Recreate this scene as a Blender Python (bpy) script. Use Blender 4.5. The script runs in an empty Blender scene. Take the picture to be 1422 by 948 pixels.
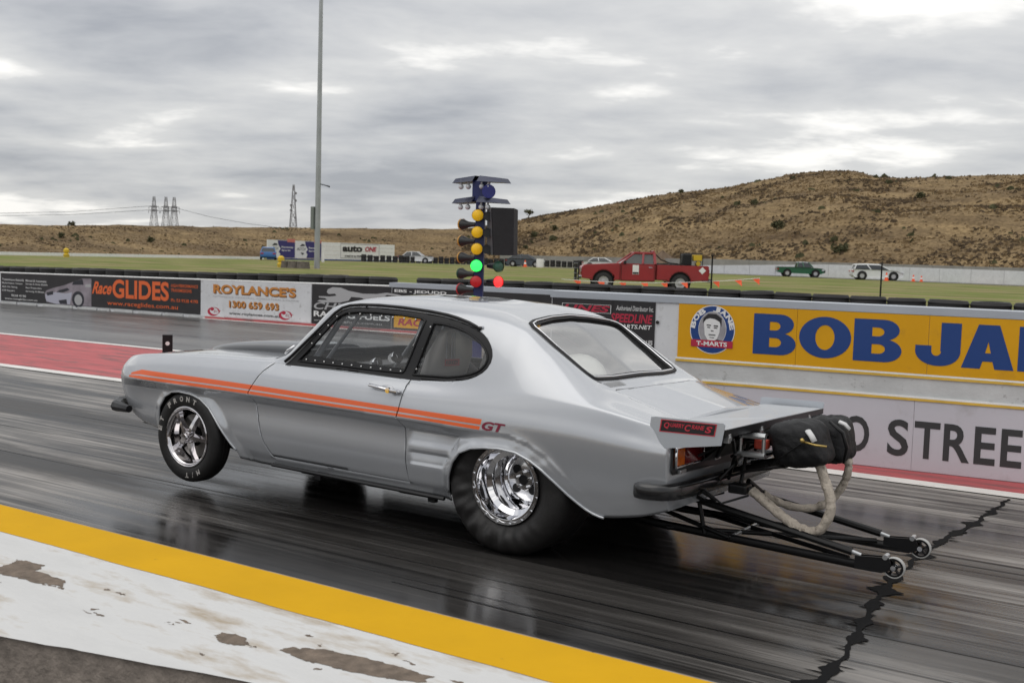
import bpy, bmesh, math, random
import numpy as np
from mathutils import Vector, Matrix, noise as mnoise
from mathutils.bvhtree import BVHTree
random.seed(7)
SC = bpy.context.scene
COL = SC.collection
R = math.radians

# ------------------------------------------------------------------ camera
camd = bpy.data.cameras.new("camera")
cam = bpy.data.objects.new("camera", camd); COL.objects.link(cam); SC.camera = cam
camd.sensor_width = 36.0
camd.lens = 1517.0 / 1422.0 * 36.0
camd.clip_start = 0.05; camd.clip_end = 6000
_pitch = math.atan(118 / 1517.0); _roll = R(1.7); _a = math.atan2(2309.0, 1517.0)
fw = Vector((-math.cos(_a), math.sin(_a), 0)); rt = Vector((math.sin(_a), math.cos(_a), 0)); up = Vector((0, 0, 1))
F = fw * math.cos(_pitch) - up * math.sin(_pitch); U = up * math.cos(_pitch) + fw * math.sin(_pitch)
cR = rt * math.cos(_roll) + U * math.sin(_roll); cU = U * math.cos(_roll) - rt * math.sin(_roll)
mw = Matrix.Identity(4)
for i in range(3):
    mw[i][0] = cR[i]; mw[i][1] = cU[i]; mw[i][2] = -F[i]
mw.translation = Vector((3.1, -4.79, 1.6))
cam.matrix_world = mw
camd.dof.use_dof = True; camd.dof.focus_distance = 6.6; camd.dof.aperture_fstop = 6.3

# ------------------------------------------------------------------ sky, sun, exposure
SUN_EL, SUN_AZ = R(60), R(-112)          # azimuth measured from +X towards +Y
world = bpy.data.worlds.new("World"); SC.world = world; world.use_nodes = True
nt = world.node_tree; N = nt.nodes; L = nt.links; N.clear()
def nd(t, **kw):
    n = N.new(t)
    for k, v in kw.items(): setattr(n, k, v)
    return n
out = nd("ShaderNodeOutputWorld"); bg = nd("ShaderNodeBackground"); bg.inputs[1].default_value = 0.1
sky = nd("ShaderNodeTexSky"); sky.sky_type = 'NISHITA'; sky.sun_disc = False
sky.sun_elevation = SUN_EL; sky.sun_rotation = math.pi / 2 - SUN_AZ
tc = nd("ShaderNodeTexCoord"); sep = nd("ShaderNodeSeparateXYZ"); L.new(tc.outputs['Generated'], sep.inputs[0])
def mth(op, a, b=None, c=None):
    n = nd("ShaderNodeMath", operation=op)
    for i, v in enumerate((a, b, c)):
        if v is None: continue
        if isinstance(v, (int, float)): n.inputs[i].default_value = v
        else: L.new(v, n.inputs[i])
    return n.outputs[0]
zc = mth('ADD', mth('MAXIMUM', sep.outputs[2], 0.0), 0.15)
# cloud deck: direction projected on a high plane, axes turned to the view
ur = mth('ADD', mth('MULTIPLY', sep.outputs[0], rt.x), mth('MULTIPLY', sep.outputs[1], rt.y))
uf = mth('ADD', mth('MULTIPLY', sep.outputs[0], fw.x), mth('MULTIPLY', sep.outputs[1], fw.y))
cmb = nd("ShaderNodeCombineXYZ")
L.new(mth('DIVIDE', ur, zc), cmb.inputs[0]); L.new(mth('DIVIDE', uf, zc), cmb.inputs[1])
def nz(vec, scale, detail, rough, dist=0.0, mp=None):
    if mp:
        m = nd("ShaderNodeMapping"); L.new(vec, m.inputs[0])
        m.inputs['Location'].default_value = mp[0]; m.inputs['Scale'].default_value = mp[1]; vec = m.outputs[0]
    n = nd("ShaderNodeTexNoise"); L.new(vec, n.inputs['Vector'])
    n.inputs['Scale'].default_value = scale; n.inputs['Detail'].default_value = detail
    n.inputs['Roughness'].default_value = rough; n.inputs['Distortion'].default_value = dist
    return n.outputs[0]
n1 = nz(cmb.outputs[0], 0.62, 4, 0.48, 0.15, ((3.1, 7.7, 0), (0.95, 1.0, 1)))
n2 = nz(cmb.outputs[0], 2.0, 5, 0.5, 0.25, ((11.3, 2.2, 4), (0.85, 1.0, 1)))
n3 = nz(cmb.outputs[0], 5.0, 4, 0.6, 0.2, ((1.3, 5.2, 9), (0.8, 1.0, 1)))
mix = mth('ADD', mth('MULTIPLY', n1, 0.54), mth('ADD', mth('MULTIPLY', n2, 0.38), mth('MULTIPLY', n3, 0.13)))
rmp = nd("ShaderNodeValToRGB"); L.new(mix, rmp.inputs[0])
er = rmp.color_ramp; er.elements[0].position = 0.38; er.elements[0].color = (0.41, 0.425, 0.458, 1)
er.elements[1].position = 0.615; er.elements[1].color = (1.08, 1.06, 1.02, 1)
e = er.elements.new(0.46); e.color = (0.55, 0.56, 0.58, 1)
e = er.elements.new(0.56); e.color = (0.72, 0.72, 0.715, 1)
sc_ = nd("ShaderNodeVectorMath", operation='SCALE'); L.new(rmp.outputs[0], sc_.inputs[0]); L.new(mth('MULTIPLY_ADD', mth('MAXIMUM', sep.outputs[2], 0.0), 5.6, 7.9), sc_.inputs['Scale'])   # overcast deck: brighter towards the zenith
mx = nd("ShaderNodeMix", data_type='RGBA'); mx.inputs[0].default_value = 0.94
L.new(sky.outputs[0], mx.inputs['A']); L.new(sc_.outputs[0], mx.inputs['B'])
L.new(mx.outputs['Result'], bg.inputs[0]); L.new(bg.outputs[0], out.inputs[0])

sund = bpy.data.lights.new("sun", 'SUN'); sund.energy = 0.7; sund.angle = R(60); sund.color = (1.0, 0.96, 0.9)
sun = bpy.data.objects.new("sun", sund); COL.objects.link(sun)
sd = Vector((math.cos(SUN_EL) * math.cos(SUN_AZ), math.cos(SUN_EL) * math.sin(SUN_AZ), math.sin(SUN_EL)))
sun.rotation_euler = sd.to_track_quat('Z', 'Y').to_euler(); sun.location = sd * 50
SC.view_settings.view_transform = 'Standard'; SC.view_settings.look = 'None'
SC.view_settings.exposure = 0.24; SC.view_settings.gamma = 1.0; SC.view_settings.use_curve_mapping = False

# ------------------------------------------------------------------ materials
def M(name, col, rough=0.5, metal=0.0, spec=0.5, var=0.0, vscale=4.0, bump=0.0, bscale=40.0, coat=0.0, emit=None, stretch=None,
      dirt=None, rvar=0.0):
    m = bpy.data.materials.new(name); m.use_nodes = True
    t = m.node_tree; b = t.nodes["Principled BSDF"]
    b.inputs['Base Color'].default_value = (*col, 1); b.inputs['Roughness'].default_value = rough
    b.inputs['Metallic'].default_value = metal; b.inputs['Specular IOR Level'].default_value = spec
    b.inputs['Coat Weight'].default_value = coat; b.inputs['Coat Roughness'].default_value = 0.03
    if emit:
        b.inputs['Emission Color'].default_value = (*emit[0], 1); b.inputs['Emission Strength'].default_value = emit[1]
    def coords():
        c = t.nodes.new("ShaderNodeTexCoord"); o = c.outputs['Object']
        if stretch:
            mp = t.nodes.new("ShaderNodeMapping"); mp.inputs['Scale'].default_value = stretch
            t.links.new(o, mp.inputs[0]); o = mp.outputs[0]
        return o
    def noise(s, d=5, r=0.6):
        n = t.nodes.new("ShaderNodeTexNoise"); n.inputs['Scale'].default_value = s
        n.inputs['Detail'].default_value = d; n.inputs['Roughness'].default_value = r
        t.links.new(coords(), n.inputs['Vector']); return n.outputs[0]
    colout = None
    if var:
        r = t.nodes.new("ShaderNodeValToRGB"); t.links.new(noise(vscale), r.inputs[0])
        r.color_ramp.elements[0].position = 0.3; r.color_ramp.elements[1].position = 0.7
        r.color_ramp.elements[0].color = (*[c * (1 - var) for c in col], 1)
        r.color_ramp.elements[1].color = (*[min(1, c * (1 + var)) for c in col], 1)
        colout = r.outputs[0]
    if dirt:   # (colour, scale, lo, hi): worn or stained patches with a shape of their own
        r = t.nodes.new("ShaderNodeValToRGB"); t.links.new(noise(dirt[1], 7, 0.65), r.inputs[0])
        r.color_ramp.elements[0].position = dirt[2]; r.color_ramp.elements[0].color = (0, 0, 0, 1)
        r.color_ramp.elements[1].position = dirt[3]; r.color_ramp.elements[1].color = (1, 1, 1, 1)
        x = t.nodes.new("ShaderNodeMix"); x.data_type = 'RGBA'; t.links.new(r.outputs[0], x.inputs[0])
        if colout: t.links.new(colout, x.inputs['A'])
        else: x.inputs['A'].default_value = (*col, 1)
        x.inputs['B'].default_value = (*dirt[0], 1); colout = x.outputs['Result']
    if colout: t.links.new(colout, b.inputs['Base Color'])
    if rvar:
        r = t.nodes.new("ShaderNodeMapRange"); t.links.new(noise(vscale * 1.7), r.inputs[0])
        r.inputs['From Min'].default_value = 0.3; r.inputs['From Max'].default_value = 0.7
        r.inputs['To Min'].default_value = max(0.02, rough - rvar); r.inputs['To Max'].default_value = rough + rvar
        t.links.new(r.outputs[0], b.inputs['Roughness'])
    if bump:
        bn = t.nodes.new("ShaderNodeBump"); bn.inputs['Strength'].default_value = bump; bn.inputs['Distance'].default_value = 0.01
        t.links.new(noise(bscale, 6), bn.inputs['Height']); t.links.new(bn.outputs[0], b.inputs['Normal'])
    return m
def glass_mat(name, tint, rough=0.02, refl=1.0, haze=0.0):
    m = bpy.data.materials.new(name); m.use_nodes = True; t = m.node_tree; t.nodes.clear()
    o = t.nodes.new("ShaderNodeOutputMaterial"); tr = t.nodes.new("ShaderNodeBsdfTransparent"); tr.inputs[0].default_value = (*tint, 1)
    gl = t.nodes.new("ShaderNodeBsdfGlossy"); gl.inputs['Roughness'].default_value = rough
    df = t.nodes.new("ShaderNodeBsdfDiffuse"); df.inputs[0].default_value = (0.45, 0.46, 0.47, 1)
    # Schlick reflectance, the same from both faces of a thin pane
    ge = t.nodes.new("ShaderNodeNewGeometry"); dp = t.nodes.new("ShaderNodeVectorMath"); dp.operation = 'DOT_PRODUCT'
    t.links.new(ge.outputs['Incoming'], dp.inputs[0]); t.links.new(ge.outputs['Normal'], dp.inputs[1])
    def ma(op, a, b=None):
        n = t.nodes.new("ShaderNodeMath"); n.operation = op; n.use_clamp = True
        for i, v in enumerate((a, b)):
            if v is None: continue
            if isinstance(v, (int, float)): n.inputs[i].default_value = v
            else: t.links.new(v, n.inputs[i])
        return n
    ab = t.nodes.new("ShaderNodeMath"); ab.operation = 'ABSOLUTE'; t.links.new(dp.outputs['Value'], ab.inputs[0])
    mu = ma('MULTIPLY', ma('ADD', ma('MULTIPLY', ma('POWER', ma('SUBTRACT', 1.0, ab.outputs[0]).outputs[0], 5.0).outputs[0], 0.93).outputs[0], 0.07).outputs[0], refl)
    m1 = t.nodes.new("ShaderNodeMixShader"); m1.inputs[0].default_value = haze
    t.links.new(tr.outputs[0], m1.inputs[1]); t.links.new(df.outputs[0], m1.inputs[2])
    mxs = t.nodes.new("ShaderNodeMixShader"); t.links.new(mu.outputs[0], mxs.inputs[0])
    t.links.new(m1.outputs[0], mxs.inputs[1]); t.links.new(gl.outputs[0], mxs.inputs[2]); t.links.new(mxs.outputs[0], o.inputs[0])
    return m

# ------------------------------------------------------------------ mesh helpers
class MB:
    def __init__(s): s.v = []; s.f = []; s.mi = []
    def add(s, vs, fs, mi=0):
        o = len(s.v); s.v.extend([tuple(v) for v in vs]); s.f.extend([tuple(i + o for i in f) for f in fs]); s.mi.extend([mi] * len(fs)); return s
    def box(s, c, d, rz=0.0, mi=0, mat=None, bev=0.0):
        hx, hy, hz = d[0] / 2, d[1] / 2, d[2] / 2
        b = min(bev, hx * .45, hy * .45, hz * .45)
        if b <= 0:
            vs = [Vector((x, y, z)) for x in (-hx, hx) for y in (-hy, hy) for z in (-hz, hz)]
            fs = [(0, 1, 3, 2), (4, 6, 7, 5), (0, 4, 5, 1), (2, 3, 7, 6), (0, 2, 6, 4), (1, 5, 7, 3)]
        else:
            bm = bmesh.new(); bmesh.ops.create_cube(bm, size=1.0)
            for v in bm.verts: v.co = Vector((v.co.x * d[0], v.co.y * d[1], v.co.z * d[2]))
            bmesh.ops.bevel(bm, geom=bm.edges[:], offset=b, segments=2, affect='EDGES', profile=0.6)
            bm.verts.index_update(); vs = [v.co.copy() for v in bm.verts]; fs = [[v.index for v in f.verts] for f in bm.faces]; bm.free()
        m = mat or Matrix.Rotation(rz, 3, 'Z'); c = Vector(c)
        return s.add([m @ v + c for v in vs], fs, mi)
    def quad(s, a, b, c, d, mi=0): return s.add([a, b, c, d], [(0, 1, 2, 3)], mi)
    def tube(s, pts, r, n=8, caps=True, mi=0, flat=1.0, closed=False):
        pts = [Vector(p) for p in pts]; k = len(pts)
        rr = r if isinstance(r, (list, tuple)) else [r] * k
        vs = []; prev = None
        for i, p in enumerate(pts):
            if closed: t = pts[(i + 1) % k] - pts[i - 1]
            else: t = pts[min(i + 1, k - 1)] - pts[max(i - 1, 0)]
            t = t.normalized() if t.length > 1e-9 else Vector((0, 0, 1))
            if prev is None:
                a = Vector((0, 0, 1)) if abs(t.z) < 0.9 else Vector((1, 0, 0))
                u = t.cross(a).normalized()
            else:
                u = (prev - t * prev.dot(t)); u = u.normalized() if u.length > 1e-6 else t.orthogonal().normalized()
            prev = u; w = t.cross(u)
            for j in range(n):
                an = 2 * math.pi * j / n
                vs.append(p + (u * math.cos(an) + w * math.sin(an) * flat) * rr[i])
        fs = []
        for i in range(k if closed else k - 1):
            i2 = (i + 1) % k
            for j in range(n):
                fs.append((i * n + j, i * n + (j + 1) % n, i2 * n + (j + 1) % n, i2 * n + j))
        if caps and not closed: fs.append(tuple(range(n))[::-1]); fs.append(tuple((k - 1) * n + j for j in range(n)))
        return s.add(vs, fs, mi)
    def lathe(s, prof, c, axis='y', n=32, mi=0, closed=False, fn=None):
        # prof: (radius, along); revolves about axis through c
        vs = []; c = Vector(c); k = len(prof)
        for i in range(n):
            an = 2 * math.pi * i / n; ca, sa = math.cos(an), math.sin(an)
            for (r, h) in prof:
                if fn: r, h = fn(r, h, an)
                if axis == 'y': vs.append(c + Vector((r * ca, h, r * sa)))
                elif axis == 'z': vs.append(c + Vector((r * ca, r * sa, h)))
                else: vs.append(c + Vector((h, r * ca, r * sa)))
        fs = []
        for i in range(n):
            i2 = (i + 1) % n
            for j in range(k if closed else k - 1):
                j2 = (j + 1) % k
                fs.append((i * k + j, i2 * k + j, i2 * k + j2, i * k + j2))
        return s.add(vs, fs, mi)
    def prism(s, poly, a0, a1, plane='xz', mi=0):
        # poly in plane, extruded along the remaining axis from a0 to a1
        def P(u, v, w):
            return {'xz': (u, w, v), 'xy': (u, v, w), 'yz': (w, u, v)}[plane]
        n = len(poly); vs = [P(u, v, a0) for u, v in poly] + [P(u, v, a1) for u, v in poly]
        fs = [tuple(range(n)), tuple(range(2 * n - 1, n - 1, -1))] + [(i, i + n, (i + 1) % n + n, (i + 1) % n) for i in range(n)]
        return s.add(vs, fs, mi)
    def ball(s, c, r, n=10, m=7, mi=0, fn=None):
        c = Vector(c); rx, ry, rz = r if isinstance(r, (tuple, list)) else (r, r, r); vs = []; fs = []
        for i in range(m + 1):
            th = math.pi * i / m
            for j in range(n):
                ph = 2 * math.pi * j / n
                d = Vector((math.sin(th) * math.cos(ph), math.sin(th) * math.sin(ph), math.cos(th)))
                k = fn(d) if fn else 1.0
                vs.append(c + Vector((d.x * rx, d.y * ry, d.z * rz)) * k)
        for i in range(m):
            for j in range(n):
                fs.append((i * n + j, (i + 1) * n + j, (i + 1) * n + (j + 1) % n, i * n + (j + 1) % n))
        return s.add(vs, fs, mi)
    def obj(s, name, mats, parent=None, smooth=False, recalc=True, off=None):
        me = bpy.data.meshes.new(name); me.from_pydata([tuple(v) for v in s.v], [], s.f)
        if not isinstance(mats, (list, tuple)): mats = [mats]
        for m in mats: me.materials.append(m)
        me.polygons.foreach_set("material_index", s.mi)
        if recalc:
            bm = bmesh.new(); bm.from_mesh(me); bmesh.ops.remove_doubles(bm, verts=bm.verts[:], dist=1e-5)
            bmesh.ops.recalc_face_normals(bm, faces=bm.faces[:]); bm.to_mesh(me); bm.free()
        if smooth is not False:
            me.polygons.foreach_set("use_smooth", [True] * len(me.polygons))
            if smooth is not True: me.set_sharp_from_angle(angle=R(smooth))
        me.update(); o = bpy.data.objects.new(name, me); COL.objects.link(o)
        if any(k in name for k in ("lettering", "rivets", "bolts", "nuts", "holes", "slots", "exposed_footing", "bracing", "portrait_hair", "crescent", "lattice")): o["kind"] = "stuff"
        if parent is not None:
            o.parent = parent
            if off is not None: o.matrix_parent_inverse = Matrix.Translation(-Vector(off))
        return o
def tag(o, label=None, cat=None, group=None, kind=None):
    for k, v in (('label', label), ('category', cat), ('group', group), ('kind', kind)):
        if v: o[k] = v
    return o
def empty(name, loc, label, cat, group=None, rz=0.0):
    o = bpy.data.objects.new(name, None); COL.objects.link(o); o.location = loc; o.rotation_euler = (0, 0, rz); o.empty_display_size = 0.2
    return tag(o, label, cat, group)
def clone(o, parent=None):
    c = o.copy(); COL.objects.link(c)
    if parent is not None: c.parent = parent; c.matrix_parent_inverse = o.matrix_parent_inverse.copy()
    for ch in list(o.children): clone(ch, c)
    return c
def pchip(xk, yk):
    xk = np.array(xk, float); yk = np.array(yk, float); h = np.diff(xk); d = np.diff(yk) / h; m = np.zeros(len(xk))
    for i in range(1, len(xk) - 1):
        if d[i - 1] * d[i] > 0:
            w1 = 2 * h[i] + h[i - 1]; w2 = h[i] + 2 * h[i - 1]; m[i] = (w1 + w2) / (w1 / d[i - 1] + w2 / d[i])
    m[0] = d[0]; m[-1] = d[-1]
    def f(x):
        x = np.clip(x, xk[0], xk[-1]); i = np.clip(np.searchsorted(xk, x) - 1, 0, len(h) - 1)
        t = (x - xk[i]) / h[i]
        return ((1 + 2 * t) * (1 - t) ** 2 * yk[i] + t * (1 - t) ** 2 * h[i] * m[i] + t * t * (3 - 2 * t) * yk[i + 1] + t * t * (t - 1) * h[i] * m[i + 1])
    return f
_fonts = {}
def text_mesh(txt, bold=0.0, shear=0.0, spacing=1.0):
    key = (txt, bold, shear, spacing)
    if key in _fonts: return _fonts[key]
    cu = bpy.data.curves.new("text", 'FONT'); cu.body = txt; cu.offset = bold; cu.shear = shear; cu.resolution_u = 4; cu.space_character = spacing
    ob = bpy.data.objects.new("text", cu); COL.objects.link(ob)
    dg = bpy.context.evaluated_depsgraph_get(); me = bpy.data.meshes.new_from_object(ob.evaluated_get(dg))
    vs = np.array([v.co[:2] for v in me.vertices]) if len(me.vertices) else np.zeros((0, 2)); fs = [tuple(p.vertices) for p in me.polygons]
    bpy.data.objects.remove(ob); bpy.data.curves.remove(cu); bpy.data.meshes.remove(me)
    if len(vs):
        lo = vs.min(0); hi = vs.max(0); vs = (vs - lo) / (hi - lo)
    _fonts[key] = (vs, fs); return _fonts[key]
def put_text(mb, txt, P, u0, u1, z0, z1, bold=0.0, shear=0.0, spacing=1.0, mi=0, proud=0.0):
    # P(u, z, proud) -> 3D; the words fill the box u0..u1, z0..z1
    vs, fs = text_mesh(txt, bold, shear, spacing)
    mb.add([P(u0 + (u1 - u0) * a, z0 + (z1 - z0) * b, proud) for a, b in vs], fs, mi); return mb
def put_arc(mb, txt, P, cu, cz, r, a0, a1, h, w, bold=0.02, mi=0, proud=0.0):
    # letters on an arc, angles in degrees, running from a0 to a1
    n = len(txt)
    for i, ch in enumerate(txt):
        if ch == ' ': continue
        vs, fs = text_mesh(ch, bold)
        a = R(a0 + (a1 - a0) * (i / (n - 1))); s_ = 1 if a1 < a0 else -1
        ca, sa = math.cos(a), math.sin(a)
        ww = w * (0.45 if ch in 'I-/' else 1)
        out_ = [(cu + (r + (q - .5) * h * s_) * ca + (p - .5) * ww * sa * s_, cz + (r + (q - .5) * h * s_) * sa - (p - .5) * ww * ca * s_) for p, q in vs]
        mb.add([P(x, z, proud) for x, z in out_], fs, mi)
    return mb
def ellipse(cu, cz, ru, rz, n=40): return [(cu + ru * math.cos(2 * math.pi * i / n), cz + rz * math.sin(2 * math.pi * i / n)) for i in range(n)]
def put_poly(mb, poly, P, mi=0, proud=0.0): return mb.add([P(u, z, proud) for u, z in poly], [tuple(range(len(poly)))], mi)
def put_ring(mb, o, i, P, mi=0, proud=0.0):
    n = len(o); return mb.add([P(u, z, proud) for u, z in o] + [P(u, z, proud) for u, z in i], [(k, (k + 1) % n, (k + 1) % n + n, k + n) for k in range(n)], mi)

BLACK = M("black_paint", (0.006, 0.006, 0.007), 0.36, spec=.4, var=0.2, vscale=9)
DARK = M("dark_matte", (0.009, 0.009, 0.0095), 0.8, spec=.2)
RUBBER = M("tyre_rubber", (0.011, 0.0105, 0.0105), 0.55, spec=.4, var=0.35, vscale=7, bump=0.25, bscale=60)
SLICK = M("slick_rubber", (0.012, 0.011, 0.0108), 0.52, spec=.4, var=0.22, vscale=14, bump=0.25, bscale=140, rvar=0.08)
CHROME = M("chrome", (0.82, 0.82, 0.84), 0.05, 1.0)
POLISH = M("polished_alloy", (0.72, 0.72, 0.73), 0.16, 1.0)
ALU = M("aluminium_sheet", (0.55, 0.56, 0.57), 0.36, 0.9, var=0.1, vscale=6)
PAINT = M("silver_paint", (0.45, 0.465, 0.49), 0.25, 0.48, coat=1.0, var=0.02, vscale=3)
ORANGE = M("orange_stripe_vinyl", (0.78, 0.12, 0.022), 0.4, coat=0.3)
MAROON = M("maroon_vinyl", (0.20, 0.012, 0.035), 0.4)
WHITE = M("white_paint", (0.78, 0.78, 0.77), 0.55, var=0.06, vscale=3)
RED = M("red_print", (0.45, 0.03, 0.04), 0.5)
BLACKP = M("black_print", (0.018, 0.017, 0.019), 0.45, var=0.3, vscale=2)
# ------------------------------------------------------------------ the setting: ground, track, median
def asphalt(name, c_lo, c_hi, rough, warm=0.0, streak=(0.05, 3.5, 1), grit=0.3, rubber=False):
    m = bpy.data.materials.new(name); m.use_nodes = True; t = m.node_tree; b = t.nodes["Principled BSDF"]
    tc = t.nodes.new("ShaderNodeTexCoord")
    def mp(sc):
        x = t.nodes.new("ShaderNodeMapping"); x.inputs['Scale'].default_value = sc; t.links.new(tc.outputs['Object'], x.inputs[0]); return x.outputs[0]
    def ns(v, s, d, r=0.6):
        n = t.nodes.new("ShaderNodeTexNoise"); n.inputs['Scale'].default_value = s; n.inputs['Detail'].default_value = d
        n.inputs['Roughness'].default_value = r; t.links.new(v, n.inputs['Vector']); return n.outputs[0]
    def ma(op, a, bb):
        n = t.nodes.new("ShaderNodeMath"); n.operation = op
        for i, v in enumerate((a, bb)):
            if isinstance(v, (int, float)): n.inputs[i].default_value = v
            else: t.links.new(v, n.inputs[i])
        return n.outputs[0]
    broad = ns(mp((0.06, 0.9, 1)), 1.0, 4); fine = ns(mp(streak), 4.0, 7, 0.7); hair = ns(mp((0.25, 22, 1)), 2.0, 4, 0.7); blot = ns(mp((0.5, 1.6, 1)), 1.3, 5)
    s = ma('ADD', ma('ADD', ma('MULTIPLY', broad, 0.34), ma('MULTIPLY', fine, 0.34)), ma('ADD', ma('MULTIPLY', hair, 0.15), ma('MULTIPLY', blot, 0.17)))
    r = t.nodes.new("ShaderNodeValToRGB"); t.links.new(s, r.inputs[0])
    r.color_ramp.elements[0].position = 0.445; r.color_ramp.elements[0].color = (*c_lo, 1)
    r.color_ramp.elements[1].position = 0.575; r.color_ramp.elements[1].color = (*c_hi, 1)
    e = r.color_ramp.elements.new(0.5); e.color = (*[(a * 0.62 + b_ * 0.38) for a, b_ in zip(c_lo, c_hi)], 1)
    if rubber:
        # rubber laid at the launch pads: a ragged dark patch from just ahead of the car back to the joint, thin beyond
        sx = t.nodes.new("ShaderNodeSeparateXYZ"); t.links.new(tc.outputs['Object'], sx.inputs[0])
        wob = ma('MULTIPLY', ma('SUBTRACT', ns(mp((0.25, 3.0, 1)), 1.6, 6, 0.65), 0.5), 3.4); xx = ma('ADD', sx.outputs[0], wob)
        def mr(v, a, b_): 
            q = t.nodes.new("ShaderNodeMapRange"); q.interpolation_type = 'SMOOTHSTEP'; t.links.new(v, q.inputs[0]); q.inputs['From Min'].default_value = a; q.inputs['From Max'].default_value = b_; return q.outputs[0]
        msk = ma('MULTIPLY', mr(xx, -3.6, -1.7), mr(xx, 3.4, 0.9)); msk = ma('MULTIPLY', msk, mr(sx.outputs[1], 3.1, 2.2))
        yw = ma('ADD', sx.outputs[1], ma('MULTIPLY', ma('SUBTRACT', ns(mp((0.12, 1.6, 1)), 2.0, 6, 0.7), 0.5), 1.1))
        def band(c, w): return ma('MULTIPLY', mr(yw, c - w, c - w * .35), mr(yw, c + w, c + w * .35))
        pad = msk; grv = ma('MULTIPLY', ma('MAXIMUM', band(1.42, .40), band(-.08, .42)), .90); msk = ma('MAXIMUM', msk, grv)
        mxr = t.nodes.new("ShaderNodeMix"); mxr.data_type = 'RGBA'; t.links.new(ma('MULTIPLY', msk, 0.88), mxr.inputs[0]); t.links.new(r.outputs[0], mxr.inputs['A']); mxr.inputs['B'].default_value = (.0075, .0072, .0073, 1)
        t.links.new(mxr.outputs['Result'], b.inputs['Base Color']); s_r = ma('SUBTRACT', ma('ADD', s, 0.07), ma('MULTIPLY', pad, 0.17))
        sp = t.nodes.new("ShaderNodeMapRange"); t.links.new(pad, sp.inputs[0]); sp.inputs['To Min'].default_value = 0.16; sp.inputs['To Max'].default_value = 0.6; t.links.new(sp.outputs[0], b.inputs['Specular IOR Level'])
    else:
        t.links.new(r.outputs[0], b.inputs['Base Color']); s_r = s
    rr = t.nodes.new("ShaderNodeMapRange"); t.links.new(s_r, rr.inputs[0]); rr.inputs['From Min'].default_value = 0.38; rr.inputs['From Max'].default_value = 0.62
    rr.inputs['To Min'].default_value = rough[0]; rr.inputs['To Max'].default_value = rough[1]; t.links.new(rr.outputs[0], b.inputs['Roughness'])
    bn = t.nodes.new("ShaderNodeBump"); bn.inputs['Strength'].default_value = grit; bn.inputs['Distance'].default_value = 0.006
    g = ma('ADD', ma('MULTIPLY', ns(mp((1, 1, 1)), 90.0, 3), 0.8), ma('MULTIPLY', hair, 0.5)); t.links.new(g, bn.inputs['Height']); t.links.new(bn.outputs[0], b.inputs['Normal'])
    return m
def sheet(name, poly, z, mat, parent=None):
    mb = MB(); mb.add([(x, y, z) for x, y in poly], [tuple(range(len(poly)))]); o = mb.obj(name, mat, recalc=False)
    if o.data.polygons[0].normal.z < 0: o.data.flip_normals()
    return tag(o, kind='structure')
GRASS = M("mown_grass", (0.135, 0.165, 0.038), 0.9, spec=.1, var=0.35, vscale=0.5, dirt=((0.25, 0.205, 0.10), 0.30, 0.44, 0.60), bump=0.5, bscale=3, stretch=(0.5, 1, 1))
TRACK = asphalt("rubbered_asphalt", (0.012, 0.0115, 0.0115), (0.40, 0.375, 0.35), (0.08, 0.50), grit=0.09, rubber=True)
FARLANE = asphalt("grey_asphalt", (0.035, 0.034, 0.034), (0.16, 0.155, 0.15), (0.20, 0.45), grit=0.1)
APRON = M("rough_brown_asphalt", (0.036, 0.030, 0.026), 0.9, var=0.3, vscale=22, bump=0.8, bscale=90)
REDP = M("worn_red_paint", (0.43, 0.095, 0.10), 0.6, spec=.25, var=0.18, vscale=2.2, stretch=(0.35, 2, 1), dirt=((0.22, 0.085, 0.085), 3.0, 0.50, 0.62), bump=0.2, bscale=60)
LINE = M("white_line_paint", (0.70, 0.68, 0.65), 0.5, var=0.1, vscale=4, dirt=((0.3, 0.28, 0.26), 6, 0.6, 0.75))
# land sheet reaching to the horizon (below the built surfaces) and the raised infield
sheet("ground", [(-3000, -2500), (2500, -2500), (2500, 3000), (-3000, 3000)], -0.02, M("dry_earth", (0.22, 0.17, 0.10), 0.95, var=0.25, vscale=0.02))
sheet("apron", [(-60, -30), (40, -30), (40, -2.4), (-60, -2.4)], -0.004, APRON)
def ln(pa, pb, x): return pa[1] + (pb[1] - pa[1]) * (x - pa[0]) / (pb[0] - pa[0])
B0, B1 = (-10.31, 3.43), (1.94, 3.74)           # near edge line of the median
U0, U1 = (-14.6, 6.06), (-10.64, 6.26)          # far edge line of the median
lo = lambda x: ln(B0, B1, x); hi = lambda x: ln(U0, U1, x) if x < -10 else 6.29 + (x + 10) * 0.03
W0, W1 = (-23.5, 11.516), (-13.22, 12.205)      # foot of the far wall
wl = lambda x: ln(W0, W1, x)
sheet("track", [(-120, -2.6), (30, -2.6), (30, lo(30)), (-120, lo(-120))], 0.0, TRACK)
sheet("far_lane", [(-120, hi(-120) - .02), (-10, hi(-10) - .02), (30, hi(30)), (30, wl(30) + .3), (-120, wl(-120) + .3)], 0.0, FARLANE)
sheet("red_median", [(-120, lo(-120) - .02), (30, lo(30) - .02), (30, hi(30) + .02), (-10, hi(-10) + .0), (-120, hi(-120) + .02)], 0.004, REDP)
def strip(name, f, w0, w1, xs, z, mat):
    mb = MB()
    for a, b in zip(xs[:-1], xs[1:]): mb.quad((a, f(a) + w0, z), (b, f(b) + w0, z), (b, f(b) + w1, z), (a, f(a) + w1, z))
    return tag(mb.obj(name, mat, recalc=False), kind='structure')
strip("white_edge_line", lo, -0.19, 0.0, [-120, -40, -10, 30], 0.008, LINE)
strip("white_edge_line", hi, 0.0, 0.15, [-120, -40, -10, 30], 0.008, LINE)
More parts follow.
